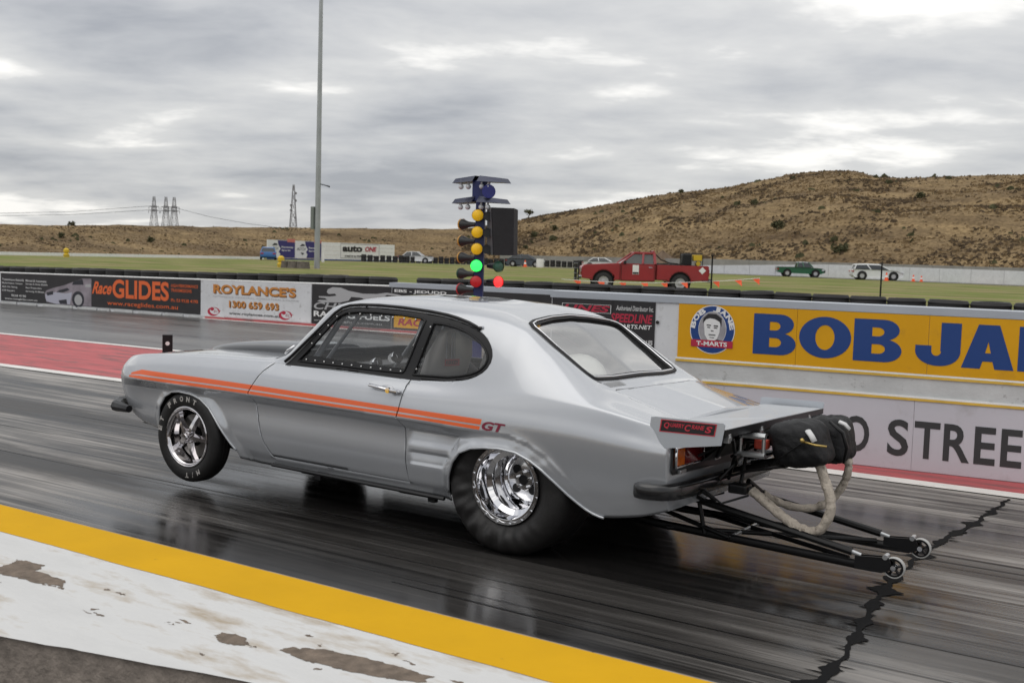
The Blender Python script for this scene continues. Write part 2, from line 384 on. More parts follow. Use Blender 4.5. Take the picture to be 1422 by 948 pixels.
# dark sealed joint across the lane, ragged at its edges
def joint():
    pts = [(1.87, -2.2), (1.86, -1.4), (1.85, -.82), (1.87, -.6), (1.86, -.3), (1.81, .13), (1.765, .55), (1.74, .99), (1.74, 1.34), (1.75, 1.69), (1.78, 2.08), (1.82, 2.4), (1.85, 2.85), (1.87, 3.2), (1.885, 3.45)]
    mb = MB(); rnd = random.Random(3); prev = None; y = pts[0][1]
    fx = pchip([p[1] for p in pts], [p[0] for p in pts])
    blobs = [(-.75, .10), (-.55, .06), (-.1, .05), (.15, .055), (.42, .06), (.70, .12), (.95, .09), (1.5, .10), (1.9, .05), (2.2, .07), (2.5, .09), (2.95, .06)]
    while y < 3.5:
        x = float(fx(y)) + .020 * mnoise.noise(Vector((y * 7, 5, 2))) + .008 * mnoise.noise(Vector((y * 23, 5, 2))); w = 0.009 + 0.009 * abs(mnoise.noise(Vector((y * 5, 0, 7)))) + rnd.random() * .003
        for by, bw in blobs:
            w += .62 * bw * math.exp(-((y - by) / 0.06) ** 2) * (0.55 + 0.9 * abs(mnoise.noise(Vector((y * 14, 3, 1)))) + .15 * rnd.random())
        l_ = x - w * (1 + .8 * mnoise.noise(Vector((y * 18, 1, 0)))); r_ = x + w * (1 + .8 * mnoise.noise(Vector((y * 18, 8, 0))))
        if prev: mb.quad((prev[0], prev[2], 0.004), (prev[1], prev[2], 0.004), (r_, y, 0.004), (l_, y, 0.004))
        prev = (l_, r_, y); y += 0.018
    # side fingers of old sealant
    for k in range(60):
        y = rnd.uniform(-1, 3.4); x = float(fx(y)); s = rnd.choice((-1, 1)); a = rnd.uniform(.02, .10); b = rnd.uniform(.004, .012)
        mb.add([(x, y - b, .0035), (x + s * a * .6, y - b * rnd.random(), .0035), (x + s * a, y, .0035), (x + s * a * .5, y + b, .0035), (x, y + b, .0035)], [(0, 1, 2, 3, 4)])
    return tag(mb.obj("track_joint", M("black_sealant", (0.005, 0.005, 0.0055), 0.85, spec=.15), recalc=False), kind='structure')
joint()
# burnout rubber bands laid along the lane
RUB = M("laid_rubber", (0.006, 0.006, 0.0065), 0.33, stretch=(0.15, 6, 1), var=0.4, vscale=3)
def rubber_marks():
    mb = MB(); rnd = random.Random(5)
    for yc, wd, n in ((0.2, .42, 9), (1.42, .42, 9), (-0.55, .35, 3)):
        for i in range(n):
            y = yc + rnd.gauss(0, wd * .45); w = rnd.uniform(.006, .026); x0 = rnd.uniform(-14, 1.5); x1 = x0 + rnd.uniform(2, 9)
            sl = rnd.uniform(-.01, .01)
            n_ = 10; q = []
            for k in range(n_ + 1):
                t = k / n_; x = x0 + (x1 - x0) * t; ww = w * math.sin(math.pi * min(1, max(0.02, t))) ** .5 * rnd.uniform(.6, 1.2)
                q.append((x, y + sl * (x - x0), ww))
            zz = 0.0022 + 0.0001 * (i % 12)
            for a, b in zip(q[:-1], q[1:]): mb.quad((a[0], a[1] - a[2] / 2, zz), (b[0], b[1] - b[2] / 2, zz), (b[0], b[1] + b[2] / 2, zz), (a[0], a[1] + a[2] / 2, zz))
    return tag(mb.obj("rubber_marks", RUB, recalc=False), kind='structure')
rubber_marks()

# ------------------------------------------------------------------ infield and hills
def infield():
    xs = [-400, -200, -120, -80, -60, -50, -40, -30, -20, -10, 0, 10, 30, 60, 120]; ds = [0.25, .8, 1.6, 5, 12, 25, 50, 80, 110, 160, 260]
    hs = [0.15, .38, .40, .40, .40, .40, .40, .40, .40, .40, .40]
    mb = MB(); vs = []
    for d, h in zip(ds, hs):
        for x in xs: vs.append((x, wl(x) + d if d < 2 else wl(max(-120, min(30, x))) + d, h))
    n = len(xs); fs = [(i * n + j, i * n + j + 1, (i + 1) * n + j + 1, (i + 1) * n + j) for i in range(len(ds) - 1) for j in range(n - 1)]
    mb.add(vs, fs); return tag(mb.obj("grass_field", GRASS, smooth=True), kind='structure')
infield()
ridge = [(-20, .012), (31.5, .0129), (36.3, .0161), (41.4, .0181), (45.7, .0201), (50.1, .0214), (53.9, .0234), (56.8, .0325), (58, .0373), (59.8, .0428), (62.4, .0524), (65, .0611), (67.2, .0657), (69.3, .0739), (70.7, .0786), (72.1, .0813), (73.5, .0821), (74.3, .0795), (74.9, .0767), (76.2, .0762), (78.8, .0775), (81.4, .0786), (100, .075), (130, .03)]
r_el = pchip([a for a, b in ridge], [b for a, b in ridge])
r_base = pchip([-20, 31.5, 41.5, 46, 50, 58, 66, 74, 82, 130], [112, 118, 142, 158, 168, 160, 138, 126, 118, 120])
r_top = pchip([-20, 31.5, 45, 54, 60, 66, 74, 82, 130], [140, 150, 190, 204, 210, 208, 204, 196, 170])
def hill_point(b, t):
    # b: bearing (degrees from -X), t: 0 foot .. 1 crest .. >1 behind
    rb, rt_ = float(r_base(b)), float(r_top(b)); r = rb + (rt_ - rb) * t; H = 1.6 + float(r_el(b)) * rt_
    x = 3.1 - r * math.cos(R(b)); y = -4.79 + r * math.sin(R(b))
    if t <= 1:
        k = (1 - (1 - t) ** 1.35) if b > 55 else t + 0.045 * math.sin(t * 9.5)
        h = 0.38 + (H - 0.38) * k
    else: h = H - (t - 1) ** 2 * 6
    amp = (0.2 + 0.8 * min(1, max(0, (b - 52) / 8))) * math.sin(math.pi * min(1, max(0, t))) ** .6 if t < 1 else 0.2
    h += amp * 1.3 * mnoise.fractal(Vector((x * .045, y * .045, 0)), 0.8, 2.0, 5) + (0.10 if t > .9 else .25) * mnoise.fractal(Vector((x * .22, y * .22, 3)), 0.7, 2.0, 4) * min(1, t * 6)
    return Vector((x, y, h))
def hills():
    bs = np.concatenate([np.arange(-20, 28, 1.5), np.arange(28, 86, .22), np.arange(86, 131, 1.5)]); ts = np.concatenate([np.linspace(0, 1, 44), [1.04, 1.1, 1.3, 1.6]])
    vs = [hill_point(float(b), float(t)) for b in bs for t in ts]; n = len(ts)
    fs = [(i * n + j, i * n + j + 1, (i + 1) * n + j + 1, (i + 1) * n + j) for i in range(len(bs) - 1) for j in range(n - 1)]
    m = bpy.data.materials.new("dry_hill_grass"); m.use_nodes = True; t = m.node_tree; b = t.nodes["Principled BSDF"]; b.inputs['Roughness'].default_value = 0.95
    b.inputs['Specular IOR Level'].default_value = 0.1
    tc = t.nodes.new("ShaderNodeTexCoord")
    def ns(s, d, sc=(1, 1, 1)):
        mp = t.nodes.new("ShaderNodeMapping"); mp.inputs['Scale'].default_value = sc; t.links.new(tc.outputs['Object'], mp.inputs[0])
        q = t.nodes.new("ShaderNodeTexNoise"); q.inputs['Scale'].default_value = s; q.inputs['Detail'].default_value = d; q.inputs['Roughness'].default_value = .65
        t.links.new(mp.outputs[0], q.inputs['Vector']); return q.outputs[0]
    r1 = t.nodes.new("ShaderNodeValToRGB"); t.links.new(ns(.12, 8, (.6, .6, 4.5)), r1.inputs[0])
    for p, c in ((.30, (.090, .062, .038)), (.44, (.135, .095, .056)), (.55, (.190, .135, .077)), (.70, (.30, .215, .115))):
        e = r1.color_ramp.elements[0] if p == .30 else (r1.color_ramp.elements[1] if p == .70 else r1.color_ramp.elements.new(p)); e.position = p; e.color = (*c, 1)
    r2 = t.nodes.new("ShaderNodeValToRGB"); t.links.new(ns(2.0, 7), r2.inputs[0]); r2.color_ramp.elements[0].position = .38; r2.color_ramp.elements[1].position = .62
    r2.color_ramp.elements[0].color = (.62, .61, .59, 1); r2.color_ramp.elements[1].color = (1.22, 1.22, 1.2, 1)
    x = t.nodes.new("ShaderNodeMix"); x.data_type = 'RGBA'; x.blend_type = 'MULTIPLY'; x.inputs[0].default_value = 1
    t.links.new(r1.outputs[0], x.inputs['A']); t.links.new(r2.outputs[0], x.inputs['B']); t.links.new(x.outputs['Result'], b.inputs['Base Color'])
    mb = MB(); mb.add(vs, fs); return tag(mb.obj("hill", m, smooth=True), kind='structure')
hills()
DRYG = M("straw_grass", (0.205, 0.145, 0.080), 0.95, spec=0.1, var=0.3, vscale=0.3)
SCRUB = M("brown_scrub", (0.115, 0.086, 0.058), 0.95, spec=0.1, var=0.4, vscale=0.5)
OLIVE = M("olive_leaves", (0.085, 0.085, 0.045), 0.9, spec=0.15, var=0.4, vscale=1.5)
def tufts(name, n, mat, seed, smin, smax, sel):
    rnd = random.Random(seed); mb = MB(); k = 0
    while k < n:
        b = rnd.uniform(29, 85); t = rnd.random() ** .9
        if rnd.random() > sel(b, t): continue
        p = hill_point(b, t); s = rnd.uniform(smin, smax) * (0.55 if b < 54 else 1.0); k += 1
        for j in range(2):
            a = rnd.uniform(0, 6.28); w = s * rnd.uniform(.5, 1.0); h = s * rnd.uniform(.5, 1.0); dx, dy = math.cos(a) * w, math.sin(a) * w
            ox, oy = rnd.uniform(-.4, .4) * s, rnd.uniform(-.4, .4) * s; c = Vector((p.x + ox, p.y + oy, p.z - .1))
            lx = rnd.uniform(-.3, .3) * s
            mb.add([c + Vector((-dx, -dy, 0)), c + Vector((dx, dy, 0)), c + Vector((dx * .7 + lx, dy * .7, h * rnd.uniform(.6, 1))), c + Vector((lx, 0, h * 1.1)), c + Vector((-dx * .7 + lx, -dy * .7, h * rnd.uniform(.5, .9)))], [(0, 1, 2, 3, 4)])
    return tag(mb.obj(name, mat, recalc=False), kind='stuff')
def cl(b, t, s=.16, o=0):
    p = hill_point(b, t); return mnoise.noise(Vector((p.x * s + o, p.y * s, o)))
tufts("dry_grass", 26000, DRYG, 11, .12, .36, lambda b, t: 1.0 if cl(b, t, .1) > -.1 else .2)
tufts("brown_scrub", 13000, SCRUB, 12, .14, .42, lambda b, t: (1.0 if cl(b, t, .12, 5) > .12 else .08) * (1 if b > 53 else .5))
tufts("green_scrub", 220, OLIVE, 13, .3, .9, lambda b, t: 1.0 if cl(b, t, .15, 9) > .25 else .03)

# bushes one can pick out and the lone tree on the skyline
def leafy(name, c, r, mat, n, seed, parent=None, flat=1.0, lf=.25):
    rnd = random.Random(seed); mb = MB(); lobes = [(Vector((rnd.uniform(-.5, .5), rnd.uniform(-.5, .5), rnd.uniform(.1, .7) * flat)), rnd.uniform(.35, .6)) for _ in range(7)]
    for i in range(n):
        lc, lr = rnd.choice(lobes); d = Vector((rnd.gauss(0, 1), rnd.gauss(0, 1), rnd.gauss(0, 1) * flat)).normalized() * lr * rnd.random() ** .4
        p = Vector(c) + (lc + d) * r; s = lf * r * rnd.uniform(.4, 1); a = Vector((rnd.gauss(0, 1), rnd.gauss(0, 1), rnd.gauss(0, 1))).normalized(); u = a.orthogonal().normalized() * s; w = a.cross(u).normalized() * s * .6
        mb.add([p - u, p + w, p + u, p - w], [(0, 1, 2, 3)])
    return mb.obj(name, mat, parent, recalc=False)
WOOD = M("bark", (0.10, 0.08, 0.06), 0.9)
def bush(loc, r, label, seed):
    e = empty("bush", loc, label, "bush", "bushes on the dry hillside")
    leafy("foliage", (0, 0, 0), r, OLIVE, 260, seed, e)
    mb = MB()
    for k in range(4):
        a = k * 1.6 + seed; mb.tube([(0, 0, -.3), (math.cos(a) * r * .2, math.sin(a) * r * .2, r * .3), (math.cos(a) * r * .45, math.sin(a) * r * .45, r * .7)], [r * .05, r * .035, r * .015], 5)
    mb.obj("stem", WOOD, e)
for i, (b, t, r, lab) in enumerate(((57.7, .42, .8, "dark round bush on the lower hillside directly right of the black screen box"), (58.8, .55, .9, "smaller bush on the hillside above and behind the dark saloon"),
        (70.1, .28, 1.1, "dark green bush low on the hill above the green pickup"), (73.2, .12, 1.1, "wide olive bush near the hill foot above the white estate car"),
        (68.9, .55, .9, "dark bush halfway up the hill left of its summit"), (65.2, .96, .7, "bush on the skyline where the hill starts to climb"),
        (34.2, .55, .55, "little dark bush on the left embankment above the race transmission banner"), (38.3, .45, .7, "dark bush on the left embankment under the twin lattice pylons"),
        (34.7, 1.0, .6, "clump of shrubs on the crest of the left embankment"), (76.8, .6, .9, "brown-green bush on the right shoulder of the hill"))):
    bush(hill_point(b, t), r, lab, 20 + i)
def lone_tree():
    p = hill_point(57.35, 1.0); e = empty("tree", p, "lone wind-bent tree on the skyline behind the black screen box", "tree")
    mb = MB(); mb.tube([(0, 0, -.5), (.2, 0, 1.0), (.9, .1, 2.0)], [.22, .16, .1], 7)
    for a in ((-.7, .3, 2.2), (1.6, -.2, 2.5), (.3, .5, 2.6), (2.0, .4, 2.2)): mb.tube([(.3, 0, 1.3), ((.4 + a[0]) / 2, a[1] / 2, 1.9), a], [.1, .07, .03], 5)
    mb.obj("trunk", WOOD, e, smooth=True); leafy("crown", (.4, 0, 2.0), 1.9, OLIVE, 420, 77, e, flat=.45, lf=.16); e.scale = (.62, .62, .55)
lone_tree()
# ------------------------------------------------------------------ walls, signs and banners
CONC = M("pale_concrete", (0.52, 0.53, 0.53), 0.8, var=0.14, vscale=2.5, dirt=((0.27, 0.265, 0.255), 12, 0.60, 0.72), bump=0.35, bscale=25)
WCONC = M("white_painted_concrete", (0.62, 0.63, 0.65), 0.6, var=0.08, vscale=2, dirt=((0.40, 0.40, 0.40), 9, 0.56, 0.74), bump=0.15, bscale=30)
GREYCAP = M("grey_steel_cap", (0.40, 0.43, 0.475), 0.45, 0.2, var=0.08, vscale=1.5, stretch=(1, 1, 3))
YSIGN = M("yellow_sign", (0.66, 0.33, 0.006), 0.45, spec=.3, var=0.07, vscale=1.6, dirt=((.50, .25, .02), 4, .60, .80), bump=.12, bscale=2.0)
YLINE = M("yellow_line", (0.66, 0.42, 0.06), 0.5, var=0.12, vscale=6)
BLUE = M("navy_blue_print", (0.010, 0.047, 0.20), 0.4)
VINYL = M("pale_lilac_vinyl", (0.53, 0.52, 0.565), 0.45, var=0.05, vscale=1.2, dirt=((.40, .385, .40), 3.0, .58, .78), bump=.25, bscale=2.5)
GREYP = M("charcoal_print", (0.035, 0.036, 0.038), 0.5)
WPRINT = M("white_print", (0.72, 0.72, 0.72), 0.45)
GPRINT = M("grey_print", (0.40, 0.40, 0.41), 0.45)
OPRINT = M("orange_print", (0.72, 0.13, 0.03), 0.45)
BROWNP = M("brown_print", (0.13, 0.05, 0.015), 0.5)
GOLDP = M("gold_orange_print", (0.55, 0.22, 0.04), 0.45)
CRIM = M("crimson_print", (0.42, 0.02, 0.05), 0.45)
def frame_of(o, d):
    o = Vector((o[0], o[1], 0)); d = Vector((d[0], d[1], 0)).normalized(); n = Vector((d.y, -d.x, 0))
    return lambda u, z, proud=0.0: o + d * u + n * proud + Vector((0, 0, z))
def slab(mb, P, u0, u1, z0, z1, t0, t1, mi=0):
    z0 = z0 if isinstance(z0, tuple) else (z0, z0); z1 = z1 if isinstance(z1, tuple) else (z1, z1)
    vs = [P(u, z, t) for u, zz in ((u0, (z0[0], z1[0])), (u1, (z0[1], z1[1]))) for t in (t0, t1) for z in zz]
    return mb.add(vs, [(0, 1, 3, 2), (4, 6, 7, 5), (0, 4, 5, 1), (2, 3, 7, 6), (0, 2, 6, 4), (1, 5, 7, 3)], mi)
PM = frame_of((0.836, 4.0774), (0.99436, 0.10605))       # median wall face
PF = frame_of(W0, (W1[0] - W0[0], W1[1] - W0[1]))         # far wall face

def arcp(cx, cy, rx, ry, a0, a1, n=10): return [(cx + rx * math.cos(R(a0 + (a1 - a0) * i / n)), cy + ry * math.sin(R(a0 + (a1 - a0) * i / n))) for i in range(n + 1)]
FAT = {"B": [[(0, 0), (0, 1), (.55, 1)] + arcp(.62, .755, .32, .245, 90, -68) + arcp(.64, .27, .36, .27, 60, -90), [(.38, .60), (.38, .81), (.50, .81)] + arcp(.50, .705, .13, .105, 90, -90), [(.38, .19), (.38, .415), (.52, .415)] + arcp(.52, .3025, .14, .1125, 90, -90)],
       "O": [arcp(.5, .5, .5, .5, 0, 351, 39), arcp(.5, .5, .185, .30, 0, 351, 39)],
       "J": [[(.56, 1), (1, 1), (1, .34)] + arcp(.55, .34, .45, .34, 0, -90)[1:] + arcp(.50, .34, .50, .34, -90, -180) + [(0, .46), (.36, .46), (.36, .34)] + arcp(.47, .34, .11, .11, 180, 360) + [(.56, .34)]],
       "A": [[(0, 0), (.30, 1), (.70, 1), (1, 0), (.64, 0), (.595, .17), (.405, .17), (.36, 0)], [(.445, .36), (.555, .36), (.50, .62)]],
       "N": [[(0, 0), (0, 1), (.36, 1), (.66, .50), (.66, 1), (1, 1), (1, 0), (.66, 0), (.34, .52), (.34, 0)]],
       "E": [[(0, 0), (0, 1), (1, 1), (1, .78), (.42, .78), (.42, .61), (.9, .61), (.9, .40), (.42, .40), (.42, .22), (1, .22), (1, 0)]]}
def put_fat(mb, ch, P, u0, u1, z0, z1, proud):
    from mathutils.geometry import tessellate_polygon
    loops = FAT[ch]; flat = [p for l_ in loops for p in l_]
    tris = tessellate_polygon([[Vector((a, b, 0)) for a, b in l_] for l_ in loops])
    return mb.add([P(u0 + (u1 - u0) * a, z0 + (z1 - z0) * b, proud) for a, b in flat], tris)
# median wall
mo = PM(0, 0); e = empty("concrete_barrier", mo, "pale concrete median barrier behind the car's tail carrying the yellow sign and lilac banner", "barrier")
mb = MB(); slab(mb, PM, -2.95, 9, 0, 1.238, -.30, 0); mb.obj("wall", WCONC, e, off=mo)
mb = MB(); slab(mb, PM, -2.96, 9, 1.24, 1.298, -.31, .014); mb.obj("cap", GREYCAP, e, off=mo)
mb = MB(); slab(mb, PM, -1.75, 9, .588, .745, .001, .006); mb.obj("concrete_band", CONC, e, off=mo)
for z in (.746, .568):
    mb = MB(); slab(mb, PM, -1.74 if z > .6 else -1.5, 9, z + .016, z + .030, .002, .016); mb.obj("white_edging", WHITE, e, off=mo)
    mb = MB(); slab(mb, PM, -1.74 if z > .6 else -1.5, 9, z - .004, z + .0155, .002, .018); mb.obj("yellow_edging", YLINE, e, off=mo)
mb = MB(); mb.ball(PM(-1.92, 1.065, .012), .016, 8, 5); mb.obj("bolt_head", BLACK, e, off=mo)
# yellow sign with its emblem
o = PM(-1.7, .78, .02); e = empty("advertising_sign", o, "long yellow sign reading BOB JANE in fat navy letters with a round portrait emblem", "sign")
us = [-1.73, -.712, .31, 1.33, 2.35, 3.4]
for a, b in zip(us[:-1], us[1:]):
    mb = MB(); slab(mb, PM, a + .001, b - .0015, .777, 1.237, .002, .012); mb.obj("panel", YSIGN, e, off=o)
for ch, a, b in (("B", -1.07, -.715), ("O", -.69, -.275), ("B", -.255, .115), ("J", .215, .545), ("A", .555, .925), ("N", .95, 1.30), ("E", 1.34, 1.62)):
    mb = put_fat(MB(), ch, PM, a, b, .85, 1.187, .0145); mb.obj("letter", BLUE, e, off=o, recalc=False)
cu, cz = -1.425, 1.028; em = MB(); put_poly(em, ellipse(cu, cz, .197, .207), PM, 0, .014); emo = em.obj("emblem", WPRINT, e, off=o, recalc=False)
def sub(mat, name, fn):
    q = MB(); fn(q); x = q.obj(name, mat, emo, recalc=False, off=o); x.matrix_parent_inverse = Matrix.Identity(4); return x
sub(BLUE, "blue_ring", lambda q: put_ring(q, ellipse(cu, cz, .190, .200), ellipse(cu, cz + .005, .123, .150), PM, 0, .0155))
sub(M("emblem_grey", (0.30, 0.29, 0.31), .5, var=.3, vscale=5), "portrait_ground", lambda q: put_poly(q, ellipse(cu, cz + .005, .118, .145), PM, 0, .0153))
def face(q): put_poly(q, [(cu - .075, cz + .06), (cu - .07, cz + .09), (cu - .02, cz + .115), (cu + .05, cz + .10), (cu + .068, cz + .05), (cu + .064, cz - .02), (cu + .045, cz - .075), (cu + .01, cz - .10), (cu - .035, cz - .09), (cu - .065, cz - .045)], PM, 0, .0165)
sub(WPRINT, "portrait_face", face)
def feats(q):
    put_poly(q, [(cu - .085, cz + .05), (cu - .08, cz + .095), (cu - .04, cz + .135), (cu + .03, cz + .135), (cu + .08, cz + .10), (cu + .078, cz + .03), (cu + .062, cz + .07), (cu + .02, cz + .092), (cu - .02, cz + .098), (cu - .055, cz + .088)], PM, 0, .0175)
    for a, b, c, d in ((-.05, -.012, .034, .041), (.012, .05, .030, .038), (-.045, -.018, .016, .022), (.014, .044, .014, .02), (-.03, .03, -.047, -.041), (-.012, .012, -.012, -.007), (-.022, .02, -.068, -.065)):
        put_poly(q, [(cu + a, cz + c), (cu + b, cz + c - .003), (cu + b, cz + d), (cu + a, cz + d + .002)], PM, 0, .0176)
    put_poly(q, [(cu - .075, cz - .10), (cu - .03, cz - .088), (cu + .01, cz - .104), (cu + .045, cz - .08), (cu + .09, cz - .09), (cu + .09, cz - .125), (cu - .075, cz - .125)], PM, 0, .0174)
sub(BLACKP, "portrait_hair", feats)
sub(WPRINT, "emblem_lettering", lambda q: (put_arc(q, "BOB JANE", PM, cu, cz + .003, .172, 168, 12, .044, .062, 0.05, 0, .0172), None))
def band(q): put_poly(q, [(cu - .183, cz - .15), (cu + .183, cz - .15), (cu + .183, cz - .09), (cu - .183, cz - .09)], PM, 0, .0180)
sub(CRIM, "red_band", band); sub(WPRINT, "band_lettering", lambda q: put_text(q, "T-MARTS", PM, cu - .135, cu + .135, cz - .139, cz - .101, bold=.03, proud=.0190))
# lower banner
o = PM(0, .3, .02); e = empty("advertising_banner", o, "pale lilac vinyl banner with charcoal letters O STREET low on the median barrier", "banner")
us = [-2.9, -1.3, .235, 1.75, 3.3, 5]
for a, b in zip(us[:-1], us[1:]):
    mb = MB(); slab(mb, PM, a + .001, b - .0015, .01, .562, .002, .010); mb.obj("panel", VINYL, e, off=o)
for ch, a, b in (("O", -.305, -.095), ("S", .045, .205), ("T", .245, .435), ("R", .462, .655), ("E", .685, .835), ("E", .872, 1.02), ("T", 1.05, 1.23)):
    mb = put_text(MB(), ch, PM, a, b, .113, .405, bold=0.02, proud=.0125); mb.obj("letter", GREYP, e, off=o, recalc=False)
# black sponsor board on the median wall
o = PM(-2.4, .9, .02); e = empty("advertising_board", o, "black sponsor board with red and white lettering beside the yellow sign", "sign")
mb = MB(); slab(mb, PM, -2.94, -2.345, .3, 1.236, .002, .010); mb.obj("panel", BLACKP, e, off=o)
mb = MB(); slab(mb, PM, -2.342, -1.945, .3, 1.236, .002, .010); mb.obj("panel", BLACKP, e, off=o)
mb = MB(); put_text(mb, "LINES", PM, -2.83, -2.37, 1.125, 1.185, .03, .25, proud=.0125); put_text(mb, "SPEEDLINE", PM, -2.36, -1.965, 1.045, 1.125, .03, .2, proud=.0125); mb.obj("red_lettering", CRIM, e, off=o, recalc=False)
mb = MB(); put_text(mb, "Authorised Distributor Inc.", PM, -2.31, -1.96, 1.152, 1.195, .0, .2, proud=.0125); put_text(mb, "PARTS.NET", PM, -2.28, -1.97, .995, 1.032, .02, .2, proud=.0125)
put_text(mb, "SALES", PM, -2.06, -1.96, .86, .90, .02, proud=.0125); put_ring(mb, [(-2.84, 1.117), (-2.36, 1.117), (-2.36, 1.193), (-2.84, 1.193)], [(-2.835, 1.12), (-2.365, 1.12), (-2.365, 1.19), (-2.835, 1.19)], PM, 0, .0115)
mb.obj("white_lettering", WPRINT, e, off=o, recalc=False)

# far wall
fo = PF(0, 0); e = empty("concrete_barrier", fo, "long low concrete wall beyond the far lane hung with sponsor banners", "barrier")
zt = lambda u: .785 + .0107 * u
mb = MB()
for u in range(-24, 12, 3): slab(mb, PF, u, u + 2.985, 0, (zt(u), zt(u + 3)), -.30, 0)
slab(mb, PF, 12, 12.36, 0, (zt(12), zt(12.36)), -.30, 0); slab(mb, PF, 12.37, 48, 0, .908, -.30, 0)
mb.obj("wall", WCONC, e, off=fo)
mb = MB(); slab(mb, PF, -24, 12.36, (zt(-24) + .001, zt(12.36) + .001), (zt(-24) + .02, zt(12.36) + .02), -.31, .012); mb.obj("cap", WHITE, e, off=fo)
mb = MB(); slab(mb, PF, 12.365, 48, .91, 1.0, -.31, .014); mb.obj("cap", GREYCAP, e, off=fo)
mb = MB(); slab(mb, PF, 7.3, 48, .009, .05, .001, .05); mb.obj("red_kerb", REDP, e, off=fo)
mb = MB(); slab(mb, PF, 7.3, 48, .005, .008, .06, .22); tag(mb.obj("white_edge_line", LINE), kind='structure')
mb = MB(); rnd = random.Random(2); u = -3
while u < 7.2:
    w = rnd.uniform(.35, 1.1); slab(mb, PF, u, u + w, .004, rnd.uniform(.05, .075), .001, .03); u += w + rnd.uniform(.08, .3)
mb.obj("exposed_footing", CONC, e, off=fo)
def banner(u0, u1, z0, label, bg, items, extra=None):
    o = PF(u0, z0, .01); e = empty("advertising_banner", o, label, "banner", "sponsor banners on the far wall")
    mb = MB(); slab(mb, PF, u0, u1, z0, (zt(u0) - .004, zt(u1) - .004), .002, .012); mb.obj("vinyl_sheet", bg, e, off=o)
    by = {}
    for it in items:
        txt, a, b, c, d, mat = it[:6]; q = by.setdefault(mat.name, (MB(), mat)); put_text(q[0], txt, PF, a, b, c, d, *(it[6:9] or (0.01,)), proud=it[9] if len(it) > 9 else .0155)
    for k, (q, mat) in by.items(): q.obj("lettering", mat, e, off=o, recalc=False)
    if extra: extra(e, o)
def race_art(e, o):
    S = M("printed_car_silver", (0.25, 0.22, 0.25), .45, var=.35, vscale=3); 
    q = MB(); put_poly(q, [(1.78, .33), (1.80, .22), (1.86, .12), (2.2, .085), (3.50, .085), (3.50, .76), (3.18, .75), (2.85, .66), (2.5, .56), (2.1, .48), (1.85, .41)], PF, 0, .0140); b = q.obj("printed_car_body", S, e, off=o, recalc=False)
    q = MB(); put_poly(q, [(1.80, .30), (1.84, .14), (2.2, .09), (2.72, .10), (2.80, .40), (2.55, .36), (2.2, .38)], PF, 0, .0148); MB.obj(put_poly(MB(), [(3.28, .55), (3.48, .55), (3.48, .63), (3.28, .61)], PF, 0, .0148), "printed_mirror", GPRINT, e, off=o, recalc=False); q.obj("printed_car_nose", M("printed_lilac", (.42, .42, .50), .45), e, off=o, recalc=False)
    q = MB(); put_poly(q, ellipse(3.02, .235, .22, .20), PF, 0, .0150); put_poly(q, [(2.22, .38), (2.32, .43), (2.62, .50), (2.72, .46), (2.5, .39)], PF, 0, .0156); put_poly(q, [(1.85, .36), (2.1, .40), (2.1, .32), (1.88, .28)], PF, 0, .0156); put_poly(q, [(2.3, .18), (2.6, .22), (2.62, .10), (2.35, .10)], PF, 0, .0156)
    put_poly(q, [(2.85, .66), (3.18, .74), (3.22, .60), (2.8, .585)], PF, 0, .0156); q.obj("printed_car_dark", M("printed_black", (.02, .02, .03), .45), e, off=o, recalc=False)
    q = MB(); put_poly(q, ellipse(3.03, .225, .14, .13), PF, 0, .0158)
    q.obj("printed_wheel", GPRINT, e, off=o, recalc=False)
I_ = 0.006
banner(.06, 7.12, .075, "black Race GLIDES banner with orange lettering and printed silver car on the far wall", BLACKP, [
    ("Transmission Rebuilds", .12, .98, .60, .655, WPRINT, I_), ("Performance Torque", .12, .92, .505, .56, WPRINT, I_), ("Shift Kit Fitting", .12, .72, .41, .465, WPRINT, I_), ("Diff Repairs", .12, .62, .315, .37, WPRINT, I_),
    ("Manual & Automatic", 1.05, 1.85, .60, .655, WPRINT, I_), ("Street & Strip Builds", 1.05, 1.88, .51, .565, WPRINT, I_), ("Race Preparation", 1.05, 1.66, .415, .47, WPRINT, I_), ("Servicing All Makes", 1.05, 1.76, .325, .38, WPRINT, I_),
    ("9338 4190", .48, 1.06, .20, .255, WPRINT, I_), ("www.raceglides.com.au", .22, 1.5, .105, .165, WPRINT, I_),
    ("Race", 3.52, 4.22, .40, .70, OPRINT, .03, .45), ("GLIDES", 4.24, 6.13, .33, .775, OPRINT, .03), ("HIGH PERFORMANCE", 6.2, 7.05, .665, .735, OPRINT, I_), ("TRANSMISSIONS", 6.2, 6.85, .555, .63, OPRINT, I_),
    ("Ph: 03 9338 4190", 6.2, 7.05, .325, .40, OPRINT, I_), ("www.raceglides.com.au", 4.06, 6.42, .125, .255, OPRINT, I_)], race_art)
def roy_art(e, o):
    q = MB()
    for c, z in ((7.52, .165), (9.62, .185)):
        a = ellipse(c, z, .17, .095, 28); b = ellipse(c + .05, z + .02, .15, .080, 28); put_ring(q, a, b, PF, 0, .0150); put_poly(q, ellipse(c - .03, z + .06, .06, .04, 16), PF, 0, .0155)
        put_text(q, "ECT", PF, c + .02, c + .24, z - .02, z + .035, .0, .3, proud=.0160)
    q.obj("crescent_logo", CRIM, e, off=o, recalc=False)
sh = .018
